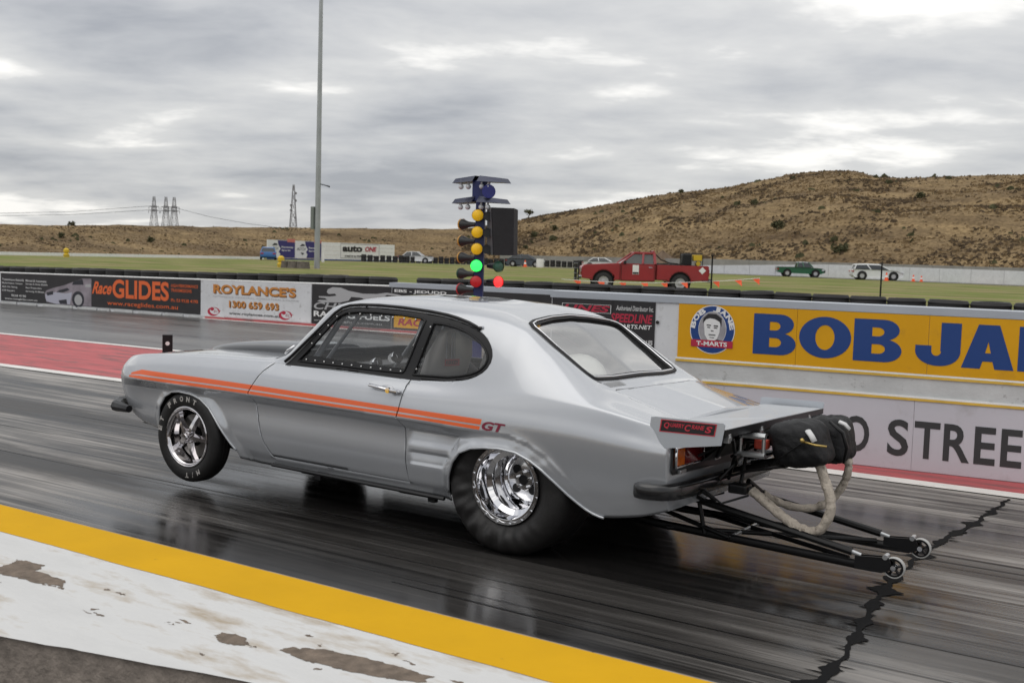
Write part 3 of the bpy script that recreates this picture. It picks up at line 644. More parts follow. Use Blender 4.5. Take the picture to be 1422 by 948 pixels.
banner(7.14, 10.34, .06, "white ROYLANCE'S banner with orange lettering on the far wall", WCONC, [
    ("ROYLANCE'S", 7.52 + sh, 9.92 + sh, .585 - sh, .79 - sh, BROWNP, .05, 0, 1.0, .0145), ("ROYLANCE'S", 7.52, 9.92, .585, .79, GOLDP, .035, 0, 1.0, .0162),
    ("AUTOMOTIVE, INDUSTRIAL, AGRICULTURAL & MARINE", 7.5, 10.0, .49, .53, GPRINT, .0),
    ("1300 659 693", 8.0 + sh, 9.45 + sh, .285 - sh, .44 - sh, BROWNP, .04, 0, 1.0, .0145), ("1300 659 693", 8.0, 9.45, .285, .44, GOLDP, .02, 0, 1.0, .0162),
    ("www.roylances.com.au", 8.0, 9.48, .11, .19, BLACKP, .02)], roy_art)
def cat_art(e, o):
    q = MB(); X = lambda a, b: (10.36 + a, b)
    put_poly(q, [X(.45, .70), X(.40, .74), X(.43, .80), X(.56, .85), X(.78, .845), X(.98, .79), X(1.35, .745), X(1.7, .755), X(1.95, .79), X(2.2, .77), X(2.6, .70), X(2.62, .675), X(2.2, .735), X(1.95, .745), X(1.85, .68), X(1.75, .60), X(1.55, .57), X(1.3, .66), X(1.05, .665), X(.98, .585), X(.75, .535), X(.3, .52), X(.15, .535), X(.2, .565), X(.42, .575), X(.36, .61), X(.2, .615), X(.18, .645), X(.48, .65), X(.66, .675), X(.62, .715)], PF, 0, .015)
    q.obj("leaping_cat_emblem", GPRINT, e, off=o, recalc=False)
banner(10.36, 12.42, .06, "black banner with a leaping grey cat over CHEETAH RACING FUELS, behind the windscreen pillar", BLACKP, [
    ("CHEETAH", 10.42, 12.3, .37, .52, GPRINT, .02, .25), ("RACING FUELS", 10.42, 12.40, .215, .335, WPRINT, .03), ("www.racingfuels.com.au", 10.42, 12.2, .105, .165, GPRINT, .0)], cat_art)
def long_art(e, o):
    q = MB(); slab(q, PF, 12.50, 15.9, .34, .52, .0125, .0145); q.obj("white_panel", WPRINT, e, off=o)
    q = MB(); slab(q, PF, 12.50, 15.9, .10, .335, .0125, .0145); q.obj("yellow_panel", YSIGN, e, off=o)
    q = MB(); put_text(q, "RACE TYRES", PF, 12.6, 14.2, .15, .29, .03, .2, proud=.017); q.obj("lettering", CRIM, e, off=o, recalc=False)
o = PF(12.5, .06, .01); e = empty("advertising_banner", o, "black banner with white letters EBS - JEDUDD peeping over the roof", "banner", "sponsor banners on the far wall")
mb = MB(); slab(mb, PF, 12.44, 20, .06, .906, .002, .012); mb.obj("vinyl_sheet", BLACKP, e, off=o)
mb = MB(); put_text(mb, "EBS - JEDUDD", PF, 12.5, 13.75, .795, .87, .03, proud=.0155); mb.obj("lettering", WPRINT, e, off=o, recalc=False); long_art(e, o)

# near barrier between the camera and the lane
YB = M("yellow_barrier_paint", (0.60, 0.33, 0.004), 0.75, spec=0.12, var=0.05, vscale=3, dirt=((0.40, 0.22, 0.02), 18, 0.66, 0.8), bump=0.08, bscale=40)
WB = M("chalky_white_paint", (0.58, 0.58, 0.575), 0.8, spec=0.2, var=0.06, vscale=5, dirt=((0.37, 0.31, 0.235), 5.0, 0.51, 0.68), bump=0.3, bscale=35, stretch=(0.4, 1.3, 1))
BARE = M("bare_weathered_concrete", (0.155, 0.12, 0.092), 0.95, var=0.35, vscale=25, bump=0.7, bscale=70)
GREYB = M("brown_grey_barrier_side", (0.25, 0.215, 0.185), 0.95, var=.35, vscale=16, bump=.9, bscale=60)
o = Vector((0, -2.5, 0)); e = empty("concrete_barrier", o, "low near barrier with a white flaking top and yellow edge along the lane", "barrier")
yF = lambda x: -2.032 + .0118 * (x - .3)
yWb = lambda x: -2.99 + .24 * (max(-1.5, min(1.6, x)) - .16)
mb = MB()
xk = [-34, -30, -26, -22, -18, -14, -10, -6, -3.5, -1.5, 1.6, 4, 8, 12, 14]
for x, x2 in zip(xk[:-1], xk[1:]):
    x2 -= .006; b1, b2 = yWb(x) + .015, yWb(x2) + .015
    mb.add([(x, yF(x), 0), (x2, yF(x2), 0), (x2, yF(x2), .446), (x, yF(x), .446), (x, b1, 0), (x2, b2, 0), (x2, b2, .446), (x, b1, .446)], [(0, 1, 2, 3), (5, 4, 7, 6), (3, 2, 6, 7), (0, 4, 5, 1), (0, 3, 7, 4), (1, 5, 6, 2)])
mb.obj("concrete_core", GREYB, e, off=o)
rnd = random.Random(4); mb = MB(); mw_ = MB(); me_ = MB(); xs = [-34 + .04 * i for i in range(1201)]
def yB(x): return -2.315 + .009 * x + .006 * mnoise.noise(Vector((x * 2.3, 0, 0))) + .004 * mnoise.noise(Vector((x * 11, 4, 0)))
def yW(x): return yWb(x) + .012 * mnoise.noise(Vector((x * 3, 9, 0))) + .006 * mnoise.noise(Vector((x * 14, 4, 0)))
for a, b in zip(xs[:-1], xs[1:]):
    # yellow: slightly rounded nosing, then the flat band
    me_.quad((a, yF(a) + .006, .420), (b, yF(b) + .006, .420), (b, yF(b) - .010, .4475), (a, yF(a) - .010, .4475), 0)
    mb.quad((a, yF(a) - .010, .4475), (b, yF(b) - .010, .4475), (b, yB(b), .450), (a, yB(a), .450), 0)
    mw_.quad((a, yB(a) + .004, .4485), (b, yB(b) + .004, .4485), (b, yW(b), .4485), (a, yW(a), .4485))
me_.obj("worn_nosing", CONC, e, off=o, recalc=False); mb.obj("yellow_edge_band", YB, e, off=o, recalc=False); mw_.obj("white_top_coat", WB, e, off=o, recalc=False)
def ragged(pts, seed, z=.4497):
    rnd = random.Random(seed); q = []
    for i in range(len(pts)):
        a, b = Vector(pts[i]), Vector(pts[(i + 1) % len(pts)])
        for k in range(14):
            p = a.lerp(b, k / 14); m_ = Vector((p.x * 30, p.y * 45, seed)); q.append(p + Vector((.020 * mnoise.fractal(m_, .8, 2.0, 4), .011 * mnoise.fractal(m_ + Vector((9, 9, 0)), .8, 2.0, 4))))
    from mathutils.geometry import tessellate_polygon
    mb = MB(); mb.add([(p.x, p.y, z) for p in q], tessellate_polygon([[Vector((p.x, p.y, 0)) for p in q]]))
    mb.obj("bare_patch", BARE, e, off=o, recalc=False)
ragged([(-0.48, -2.607), (-0.512, -2.498), (-0.389, -2.493), (-0.345, -2.55), (-0.17, -2.551), (-0.119, -2.604), (-0.226, -2.628), (-0.408, -2.646)], 1)
ragged([(0.637, -2.613), (0.636, -2.574), (0.736, -2.566), (0.772, -2.614), (0.723, -2.637)], 2)
ragged([(0.876, -2.577), (0.878, -2.546), (0.968, -2.49), (1.095, -2.478), (1.237, -2.458), (1.342, -2.463), (1.351, -2.507), (1.262, -2.551), (1.129, -2.576), (1.006, -2.589)], 3)
rnd = random.Random(15)
for k in range(26):   # small flakes lost around the big bare patches and along the worn back edge
    bx, by = rnd.choice(((-.35, -.55 - 2.0), (.7, -2.62), (1.15, -2.50), (.3, -2.58), (.55, -2.72), (-.1, -2.68), (1.4, -2.44))); bx += rnd.gauss(0, .22); by += rnd.gauss(0, .035) ; w_, h_ = rnd.uniform(.006, .030), rnd.uniform(.003, .010)
    ragged([(bx - w_, by), (bx - w_ * .3, by + h_), (bx + w_ * .6, by + h_ * .7), (bx + w_, by - h_ * .2), (bx + w_ * .1, by - h_)], 30 + k, .4492)
# tyre stacks behind the far wall
def tyre_mesh(r, w, n=20):
    mb = MB(); prof = [(r * .55, -w * .36), (r * .62, -w * .5), (r * .9, -w * .5), (r, -w * .3), (r * .97, -w * .12), (r, -w * .06), (r * .97, 0), (r, w * .06), (r * .97, w * .12), (r, w * .3), (r * .9, w * .5), (r * .62, w * .5), (r * .55, w * .36)]
    mb.lathe(prof, (0, 0, 0), 'z', n); return mb
tyz = pchip([-27, -24.9, -20.9, -17.5, -14.3, -11.9, -9, -5, .4, 4], [.91, .92, .975, 1.0, 1.06, 1.08, 1.11, 1.12, 1.10, 1.10]); rnd = random.Random(9); tp0 = Vector((-24.5, 12.4)); tp1 = Vector((.5, 13.9)); td = (tp1 - tp0).normalized(); u = -2.0; tlen = (tp1 - tp0).length
TYS = [M("old_tyre_black", (.016, .015, .015), .7, var=.3, vscale=3, bump=.2), M("old_tyre_grey", (.032, .03, .029), .75, var=.3, vscale=3, bump=.2)]
tm = None
while u < tlen + 3:
    p = tp0 + td * u; ztop = float(tyz(p.x))
    if not (-11.45 < p.x < -11.0):
        h = (ztop - .38) / 3; st = empty("tyre_stack", (p.x, p.y, .385), "stack of three worn black tyres in the row behind the far wall", "tyre stack", "tyre stacks lining the far wall", rnd.uniform(0, 6))
        for k in range(3):
            if tm is None: ob = tyre_mesh(.315, .17).obj("tyre", TYS[0], st, smooth=40); tm = ob.data
            else: ob = bpy.data.objects.new("tyre", tm); COL.objects.link(ob); ob.parent = st
            s = rnd.uniform(.94, 1.03); ob.scale = (s, s, h / .17); ob.location = (rnd.uniform(-.02, .02), rnd.uniform(-.02, .02), h * (k + .5)); ob.rotation_euler = (rnd.uniform(-.03, .03), rnd.uniform(-.03, .03), rnd.uniform(0, 6))
    u += .63

# ------------------------------------------------------------------ starting tree
def lamp(mbs, c, d, rr, depth, lens):
    # a cone-backed lamp pod: c lens centre, d facing; mbs = (housing, rim, lens)
    c = Vector(c); d = Vector(d).normalized(); H, Rm, Ln = mbs
    H.tube([c - d * depth, c - d * depth * .75, c - d * depth * .45, c - d * .01], [rr * .38, rr * .45, rr * .55, rr], 14)
    Rm.tube([c - d * .012, c + d * .006], [rr * 1.08, rr * 1.08], 16, caps=False); 
    Ln.tube([c - d * .004, c + d * .004, c + d * .012], [rr * .98, rr * .8, rr * .3], 16)
def start_tree():
    o = Vector((-3.92, 5.2, 0)); e = empty("starting_light_tree", o, "blue starting light tree with amber lamps and lit green lamp behind the car roof", "starting lights")
    TB = M("blue_enamel", (.012, .02, .11), .4); TK = M("lamp_housing_black", (.015, .017, .018), .5); GREENH = M("dark_green_rim", (.012, .06, .035), .5)
    AMB = M("amber_lens", (.85, .50, .012), .25, emit=((1, .6, .02), .10)); CL = M("clear_bulb", (.55, .56, .58), .15); AMR = M("orange_rim", (.5, .25, .05), .5)
    GRN = M("lit_green_lens", (.02, .5, .08), .3, emit=((.03, 1.0, .10), 1.6)); RDL = M("lit_red_lens", (.6, .02, .02), .3, emit=((1, .03, .03), 1.6)); RDD = M("dim_red_lens", (.35, .015, .02), .3, emit=((1, .02, .02), .10))
    mb = MB(); mb.box((-3.93, 5.2, 1.2), (.10, .10, 2.4), rz=.5); mb.obj("post", TB, e, off=o)
    mb = MB(); mb.box((-3.93, 5.2, .01), (.5, .5, .02)); mb.obj("base_plate", TB, e, off=o)
    for z in (2.43, 2.205):
        mb = MB()
        for s in (-1, 1): mb.add([(-3.93 + s * .30, 5.12 + s * .0, z + .015), (-3.93 + s * .03, 5.12, z + .045), (-3.93 + s * .03, 5.28, z + .045), (-3.93 + s * .30, 5.28, z + .015), (-3.93 + s * .33, 5.10, z - .035), (-3.93 + s * .03, 5.06, z - .02), (-3.93 + s * .03, 5.34, z - .02), (-3.93 + s * .33, 5.3, z - .035)], [(0, 1, 2, 3), (4, 5, 1, 0), (3, 2, 6, 7), (0, 3, 7, 4), (4, 7, 6, 5)])
        mb.obj("lamp_canopy", M("canopy_metal", (.05, .055, .085), .3, .5), e, off=o)
        for x in (-.22, -.12, .06, .15):
            mb = MB(); mb.tube([(-3.93 + x, 5.12, z), (-3.93 + x, 5.12, z - .05)], .012, 8); mb.ball((-3.93 + x, 5.12, z - .075), .03, 10, 7); mb.obj("stage_bulb", CL, e, off=o, smooth=True)
    mb = MB(); mb.box((-3.93, 5.2, 2.31), (.17, .12, .22), rz=.3); mb.obj("head_box", TB, e, off=o)
    mb = MB(); mb.tube([(-3.80, 5.16, 2.30), (-3.76, 5.1, 2.30)], [.075, .075], 16); mb.obj("blue_lamp", M("blue_lens", (.015, .02, .16), .3), e, off=o, smooth=40)
    for nm, z, m in (("amber_lamp", 2.04, AMB), ("amber_lamp", 1.855, AMB), ("amber_lamp", 1.67, AMB), ("green_lamp", 1.485, GRN), ("red_lamp", 1.31, RDD)):
        t = (MB(), MB(), MB()); lamp(t, (-3.90, 5.10, z), (.55, -.83, 0), .066, .12, m); h = t[0].obj(nm, TK, e, off=o, smooth=40)
        for q, mm, n2 in ((t[1], TK, "rim"), (t[2], m, "lens")): x = q.obj(n2, mm, h, smooth=40)
    for z, rim, m in ((1.94, AMR, AMB), (1.755, AMR, AMB), (1.57, AMR, AMB), (1.39, GREENH, M("unlit_green_lens", (.05, .2, .12), .3)), (1.215, RED, RDD)):
        t = (MB(), MB(), MB()); lamp(t, (-4.18, 5.2, z), (-.98, .2, 0), .062, .23, m); h = t[0].obj("lamp_pod", TK, e, off=o, smooth=40)
        for q, mm, n2 in ((t[1], rim, "rim"), (t[2], m, "lens")): q.obj(n2, mm, h, smooth=40)
    for z, m, rim in ((1.485, M("unlit_lens_green", (.04, .14, .09), .3), GREENH), (1.315, RDL, RED)):
        t = (MB(), MB(), MB()); lamp(t, (-3.665, 5.2, z), (.93, -.36, 0), .062, .21, m); h = t[0].obj("lamp_pod", TK, e, off=o, smooth=40)
        for q, mm, n2 in ((t[1], rim, "rim"), (t[2], m, "lens")): q.obj(n2, mm, h, smooth=40)
    # black visor box that shields the far side lamps
    mb = MB(); mb.add([(-3.82, 5.17, 2.12), (-3.70, 5.08, 2.125), (-3.46, 5.16, 2.12), (-3.58, 5.42, 2.115), (-3.80, 5.17, 1.61), (-3.66, 5.08, 1.605), (-3.45, 5.16, 1.61), (-3.57, 5.42, 1.61)], [(0, 1, 2, 3), (7, 6, 5, 4), (0, 4, 5, 1), (1, 5, 6, 2), (2, 6, 7, 3), (3, 7, 4, 0)])
    mb.obj("visor_box", M("visor_black", (.012, .012, .014), .8, var=.2, vscale=20), e, off=o)
    mb = MB(); mb.add([(-3.822, 5.165, 2.118), (-3.703, 5.074, 2.123), (-3.663, 5.074, 1.607), (-3.803, 5.165, 1.612)], [(0, 1, 2, 3)]); mb.obj("visor_side", M("visor_grey", (.09, .09, .10), .6), e, off=o)
    for z in (2.03, 1.85, 1.67):
        t = (MB(), MB(), MB()); lamp(t, (-3.75, 5.08, z), (.6, -.7, 0), .05, .1, DARK); h = t[0].obj("lamp_pod", TK, e, off=o, smooth=40); t[1].obj("rim", TK, h)
start_tree()
# median marker post
o = Vector((-8.93, 5.0, 0.004)); e = empty("marker_post", o, "short flat black post with a white dot standing on the red median beyond the bonnet", "marker post")
mb = MB(); mb.box((-8.93, 5.0, .205), (.05, .135, .40), rz=R(-39), bev=.01); mb.obj("post", BLACK, e, off=o)
dn = Vector((math.sin(R(38)) , -math.cos(R(38)), 0)); mb = MB(); nrm = Vector((.64, -.77, 0)); mb.box((-8.93, 5.0, .20), (.001, .001, .001)); 
mb = MB(); rt2 = Vector((.77, .64, 0)); mb.tube([Vector((-8.93, 5.0, .285)) + Vector((math.cos(R(-39)), math.sin(R(-39)), 0)) * .0255, Vector((-8.93, 5.0, .285)) + Vector((math.cos(R(-39)), math.sin(R(-39)), 0)) * .029], .028, 14); mb.obj("reflector", WHITE, e, off=o)
# ------------------------------------------------------------------ far side of the circuit
def seg_wall(name, a, b, h0, h1, th, mat, label, cat, n, base=.38, cut=None):
    a = Vector((*a, base)); b = Vector((*b, base)); d = (b - a); Lg = d.length; d.normalize(); o = (a + b) / 2; P = frame_of(a, d)
    e = empty(name, (o.x, o.y, base), label, cat)
    for i in range(n):
        u0 = Lg * i / n; u1 = Lg * (i + 1) / n - .03; mb = MB(); slab(mb, P, u0, u1, base, (base + h0 + (h1 - h0) * i / n, base + h0 + (h1 - h0) * (i + 1) / n), -th, 0)
        mb.obj("panel", mat, e, off=(o.x, o.y, base))
    return e
seg_wall("concrete_wall", (-45.4, 105.6), (-32.2, 108.6), .85, 1.35, .25, WCONC, "white concrete circuit wall between the tyre line and the green pickup", "wall", 5)
seg_wall("concrete_wall", (-32.2, 108.6), (-2, 96.5), 1.35, 1.2, .25, WCONC, "white concrete circuit wall behind the green pickup and white estate car", "wall", 10)
RETW = M("grey_retaining_concrete", (.26, .25, .24), .9, var=.2, vscale=.6)
seg_wall("retaining_wall", (-84, 124), (-50.1, 117.5), 1.35, 1.55, .3, RETW, "grey retaining wall along the hill foot behind the red pickup", "wall", 10, .4)
seg_wall("retaining_wall", (-50.1, 117.5), (-8, 112), 1.6, 1.55, .3, RETW, "grey retaining wall along the hill foot above the white concrete wall", "wall", 14, .4)
seg_wall("low_wall", (-84, 30), (-91.9, 86.4), .30, .30, .3, WHITE, "thin white low wall at the foot of the left embankment", "wall", 12, .38)
CIRC = M("circuit_asphalt", (.10, .095, .09), .7, var=.2, vscale=.5)
mb = MB()
cp = [(-100, 40), (-96, 84), (-86, 100.5), (-76, 109), (-66, 110), (-50, 106), (-36, 105), (-24, 100.5), (-6, 93)]
for a, b in zip(cp[:-1], cp[1:]): 
    va, vb = Vector(a), Vector(b); mb.quad((va.x, va.y - 3, .42), (vb.x, vb.y - 3, .42), (vb.x, vb.y + 3, .42), (va.x, va.y + 3, .42))
tag(mb.obj("circuit_road", CIRC, recalc=False), kind='structure')
# distant black tyre wall: too small to tell the tyres apart
mb = MB(); rnd = random.Random(6); tl = [(-88, 99.5), (-84.96, 103.2), (-76.07, 114), (-68.08, 118), (-48.76, 113)]
for a, b in zip(tl[:-1], tl[1:]):
    a, b = Vector(a), Vector(b); n = int((b - a).length / .7)
    for i in range(n):
        p = a.lerp(b, i / n); h = rnd.uniform(.75, .95)
        if rnd.random() < .03: continue
        mb.lathe([(.2, .4 + h), (.3, .4 + h), (.34, .4 + h * .75), (.3, .4 + h * .5), (.34, .4 + h * .25), (.3, .4)], (p.x, p.y, 0), 'z', 8)
tag(mb.obj("distant_tyre_wall", TYS[0]), kind='stuff')
# billboards
def billboard(u0, u1, label, art, nslat=0, h0=2.33, h1=2.6):
    P = frame_of((-92.33, 87.3), (-.93, 24.55)); Pn = lambda u, z, t=0: P(u, z, t); o = P((u0 + u1) / 2, .36); e = empty("billboard", o, label, "billboard")
    if nslat:
        for k in range(nslat):
            mb = MB(); z0 = .55 + 2.15 * k / nslat; slab(mb, P, u0 + .02, u1 - .02, z0, z0 + 2.15 / nslat - .02, -.12, 0); mb.obj("board", WHITE, e, off=o)
    else:
        mb = MB(); slab(mb, P, u0 + .02, u1 - .02, .6, 2.72, -.12, 0); mb.obj("board", WPRINT, e, off=o)
    mb = MB(); slab(mb, P, u0 + .02, u1 - .02, .36, .54, -.1, .02); mb.obj("base_board", BLUE, e, off=o)
    mb = MB()
    for u in (u0 + .4, u1 - .4): slab(mb, P, u - .06, u + .06, .3, 2.6, -.26, -.13)
    mb.obj("support_post", DARK, e, off=o); art(P, e, o)
PURP = M("indigo_print", (.035, .03, .15), .5); PINK = M("salmon_print", (.55, .17, .14), .5)
def blue_art(u0, u1):
    def f(P, e, o):
        w = u1 - u0; q = MB(); put_poly(q, [(u0 + w * .36, 2.68), (u1 - .05, 2.68), (u1 - .05, .64), (u0 + w * .42, .64), (u0 + w * .46, 1.1), (u0 + w * .40, 1.35), (u0 + w * .47, 1.7), (u0 + w * .38, 2.2)], P, 0, .02); q.obj("indigo_field", PURP, e, off=o, recalc=False)
        q = MB(); put_poly(q, [(u0 + w * .70, 2.9), (u1 - .05, 2.9), (u1 - .05, 2.5), (u0 + w * .70, 2.5)], P, 0, .03); q.obj("salmon_tab", PINK, e, off=o, recalc=False)
        q = MB(); put_text(q, "Raceway", P, u0 + w * .5, u0 + w * .93, 1.75, 2.0, .03, proud=.03); put_text(q, "Sports", P, u0 + w * .5, u0 + w * .82, 1.38, 1.62, .03, proud=.03); q.obj("lettering", WPRINT, e, off=o, recalc=False)
        q = MB(); put_text(q, "HUTCH", P, u0 + w * .06, u0 + w * .38, 1.55, 1.9, .0, .2, proud=.03); put_poly(q, [(u0 + w * .16, 2.05), (u0 + w * .36, 2.12), (u0 + w * .33, 2.3), (u0 + w * .24, 2.36)], P, 0, .03); put_poly(q, [(u0 + w * .2, 1.3), (u0 + w * .34, 1.25), (u0 + w * .26, 1.0)], P, 0, .03); q.obj("grey_emblem", GREYP, e, off=o, recalc=False)
    return f
billboard(.0, 4.75, "left blue and white billboard beside the light mast, at the embankment foot", blue_art(0, 4.75))
billboard(4.8, 9.55, "blue and white billboard partly hidden behind the light mast", blue_art(4.8, 9.55))
def auto_art(P, e, o):
    q = MB(); put_text(q, "auto", P, 13.6, 17.6, 1.55, 2.4, .05, proud=.03); put_text(q, "PARTS & PERFORMANCE", P, 14.1, 20.6, .88, 1.12, .03, proud=.03); q.obj("black_lettering", BLACKP, e, off=o, recalc=False)
    q = MB(); put_text(q, "ONE", P, 18.2, 20.6, 1.65, 2.3, .04, .2, proud=.03); q.obj("red_lettering", CRIM, e, off=o, recalc=False)
    q = MB(); put_ring(q, [(13.2, .72), (21.2, .72), (21.2, 2.62), (13.2, 2.62)], [(13.28, .8), (21.12, .8), (21.12, 2.54), (13.28, 2.54)], P, 0, .03); q.obj("grey_outline", GPRINT, e, off=o, recalc=False)
billboard(9.6, 24.6, "long white slatted billboard with black lettering auto, right of the light mast", auto_art, 4)
# light mast
GALV = M("galvanised_steel", (.36, .38, .39), .5, .6, var=.12, vscale=1)
o = Vector((-47.92, 48.94, .4)); e = empty("light_mast", o, "very tall thin grey steel light mast rising out of the picture", "light pole")
mb = MB(); mb.tube([o, o + Vector((0, 0, 8)), o + Vector((0, 0, 18)), o + Vector((0, 0, 27))], [.195, .165, .125, .09], 14); mb.obj("pole", GALV, e, off=o, smooth=40)
mb = MB(); mb.box(o + Vector((-.29, -.1, 3.35)), (.26, .3, 1.5), bev=.02); mb.obj("switch_box", M("box_green_grey", (.16, .18, .17), .5), e, off=o)
mb = MB(); mb.tube([o + Vector((.1, 0, 5.6)), o + Vector((.5, .2, 5.5)), o + Vector((.75, .3, 5.42))], [.03, .03, .05], 8); mb.obj("bracket", DARK, e, off=o)
mb = MB(); mb.box(o + Vector((.33, .2, .9)), (.22, .06, .9)); mb.obj("notice_plate", WHITE, e, off=o)
mb = MB(); mb.box(o + Vector((0, 0, 26.8)), (3.2, .12, .12)); mb.obj("crossarm", GALV, e, off=o)
for k in range(4):
    mb = MB(); mb.box(o + Vector((-1.3 + .87 * k, -.15, 26.5)), (.5, .3, .4), bev=.03); mb.obj("floodlight", DARK, e, off=o)
STUMP = M("weathered_timber", (.12, .105, .09), .9, var=.3, vscale=6, bump=.4); STOP = M("sawn_timber_top", (.30, .28, .25), .9, var=.15)
for x, y, r, h, lab in ((-49.07, 47.2, .28, .48, "smallest grey stump standing left of the light mast"), (-48.35, 47.3, .42, .48, "wide grey stump touching the left of the light mast foot"), (-47.55, 47.3, .40, .48, "grey stump in front of the light mast foot")):
    e = empty("timber_stump", (x, y, .39), lab, "stump", "stumps round the light mast"); mb = MB()
    mb.lathe([(0, 0), (r * 1.1, 0), (r, h * .5), (r * .96, h)], (0, 0, 0), 'z', 14, fn=lambda rr, hh, a: (rr * (1 + .05 * math.sin(5 * a)), hh)); mb.obj("stump_body", STUMP, e, smooth=50)
    mb = MB(); mb.lathe([(0, h + .005), (r * .96, h + .005), (r * .97, h - .02)], (0, 0, 0), 'z', 14); mb.obj("sawn_top", STOP, e)
YEL = M("yellow_plastic", (.62, .42, .02), .5)
for x, y, lab in ((-51.04, 48.72, "yellow waisted marker drum beside the blue car left of the light mast"), (-80.88, 52.79, "yellow waisted marker drum on the far grass by the thin white wall")):
    e = empty("marker_drum", (x, y, .39), lab, "marker"); mb = MB(); mb.lathe([(0, 0), (.24, 0), (.25, .26), (.17, .34), (.17, .38), (.23, .44), (.23, .66), (.12, .78), (0, .80)], (0, 0, 0), 'z', 14); mb.obj("drum_body", YEL, e, smooth=40)
    mb = MB(); mb.lathe([(.255, .08), (.258, .2)], (0, 0, 0), 'z', 14); mb.obj("band", M("yellow_dark", (.45, .33, .03), .5), e)
# pylons, tower and cables
STEEL = M("far_galvanised_steel", (.27, .275, .29), .6)
def lattice(name, x, y, z0, h, w, label, arms, cat, rad=.30, grp=None):
    e = empty(name, (x, y, z0), label, cat, grp); mb = MB(); seg = 7; rr = math.atan2(fw.y, fw.x)
    def pt(k, c): 
        t = k / seg; ww = w * (1 - t) ** 1.1 * .5 + w * .09; a = rr + math.pi / 4 + c * math.pi / 2; return Vector((math.cos(a) * ww, math.sin(a) * ww, h * t))
    for c in range(4): mb.tube([pt(k, c) for k in range(seg + 1)], rad, 4)
    mb.obj("legs", STEEL, e); mb = MB()
    for k in range(seg):
        for c in range(4):
            mb.tube([pt(k, c), pt(k + 1, (c + 1) % 4)], rad * .6, 4); mb.tube([pt(k, (c + 1) % 4), pt(k + 1, c)], rad * .6, 4); mb.tube([pt(k, c), pt(k, (c + 1) % 4)], rad * .5, 4)
    mb.obj("lattice_bracing", STEEL, e)
    for (zz, ww, hh) in arms:
        mb = MB(); rv = rt * ww / 2; mb.add([Vector((0, 0, zz)) - rv, Vector((0, 0, zz - hh)), Vector((0, 0, zz)) + rv, Vector((0, 0, zz + hh))] , [(0, 1, 2, 3)]); mb.tube([Vector((0, 0, zz)) - rv, Vector((0, 0, zz)) + rv], rad * 1.3, 5); mb.obj("cross_arm", STEEL, e)
        mb = MB()
        for s_ in (-1, -.5, .5, 1): mb.tube([Vector((0, 0, zz)) + rv * s_, Vector((0, 0, zz - hh * 2.2)) + rv * s_], rad * 1.1, 5)
        mb.obj("insulator", STEEL, e)
for x, y, w, lab in ((-1074, 851, 15, "leftmost lattice pylon on the skyline, standing apart"), (-1063, 859.5, 15, "middle lattice pylon of the cluster on the skyline"), (-1055, 865, 16, "right lattice pylon of the cluster on the skyline")):
    lattice("pylon", x, y, 2, 58, w, lab, ((46, 12, 1.6), (41.5, 13, 1.6)), "pylon", grp="pylons on the left skyline")
lattice("radio_tower", -647, 651, 4, 51, 9, "slim lattice radio tower with small dishes left of the light mast", ((50, 1.2, .6),), "radio tower", .3)
e = [o for o in COL.objects if o.name == "radio_tower"][0]
for k, (z, s) in enumerate(((44, 1), (38, 1), (34, -1), (30, -1), (24, 1))):
    mb = MB(); c = rt * s * 1.8; mb.tube([c + Vector((0, 0, z)), c + Vector((0, 0, z)) - fw * .8], [1.1, 1.1], 10); mb.obj("dish", M("dish_grey", (.2, .2, .21), .5) if k == 0 else bpy.data.materials["dish_grey"], e)
def cable(pts, label):
    q = []
    for a, b in zip(pts[:-1], pts[1:]):
        for k in range(8):
            t = k / 8; p = Vector(a).lerp(Vector(b), t); q.append(p)
    q.append(Vector(pts[-1])); mb = MB(); mb.tube(q, .20, 5); o = mb.obj("power_cable", DARK); tag(o, label, "cable", "power cables between the pylons")
cable([(-1420, 622, 24), (-1227, 750.2, 34.8), (-1155.8, 797.6, 39.0), (-1077.5, 849.8, 48.6)], "upper power cable running left from the lone pylon")
cable([(-1420, 622, 21), (-1227, 750.2, 31.5), (-1155.8, 797.6, 35.5), (-1077.5, 849.8, 44.0)], "lower power cable running left from the lone pylon")
cable([(-1055.9, 863.8, 48), (-1019.4, 886.9, 38.0), (-979.5, 912.4, 30.9), (-930, 945, 25)], "power cable sagging right from the pylon cluster")

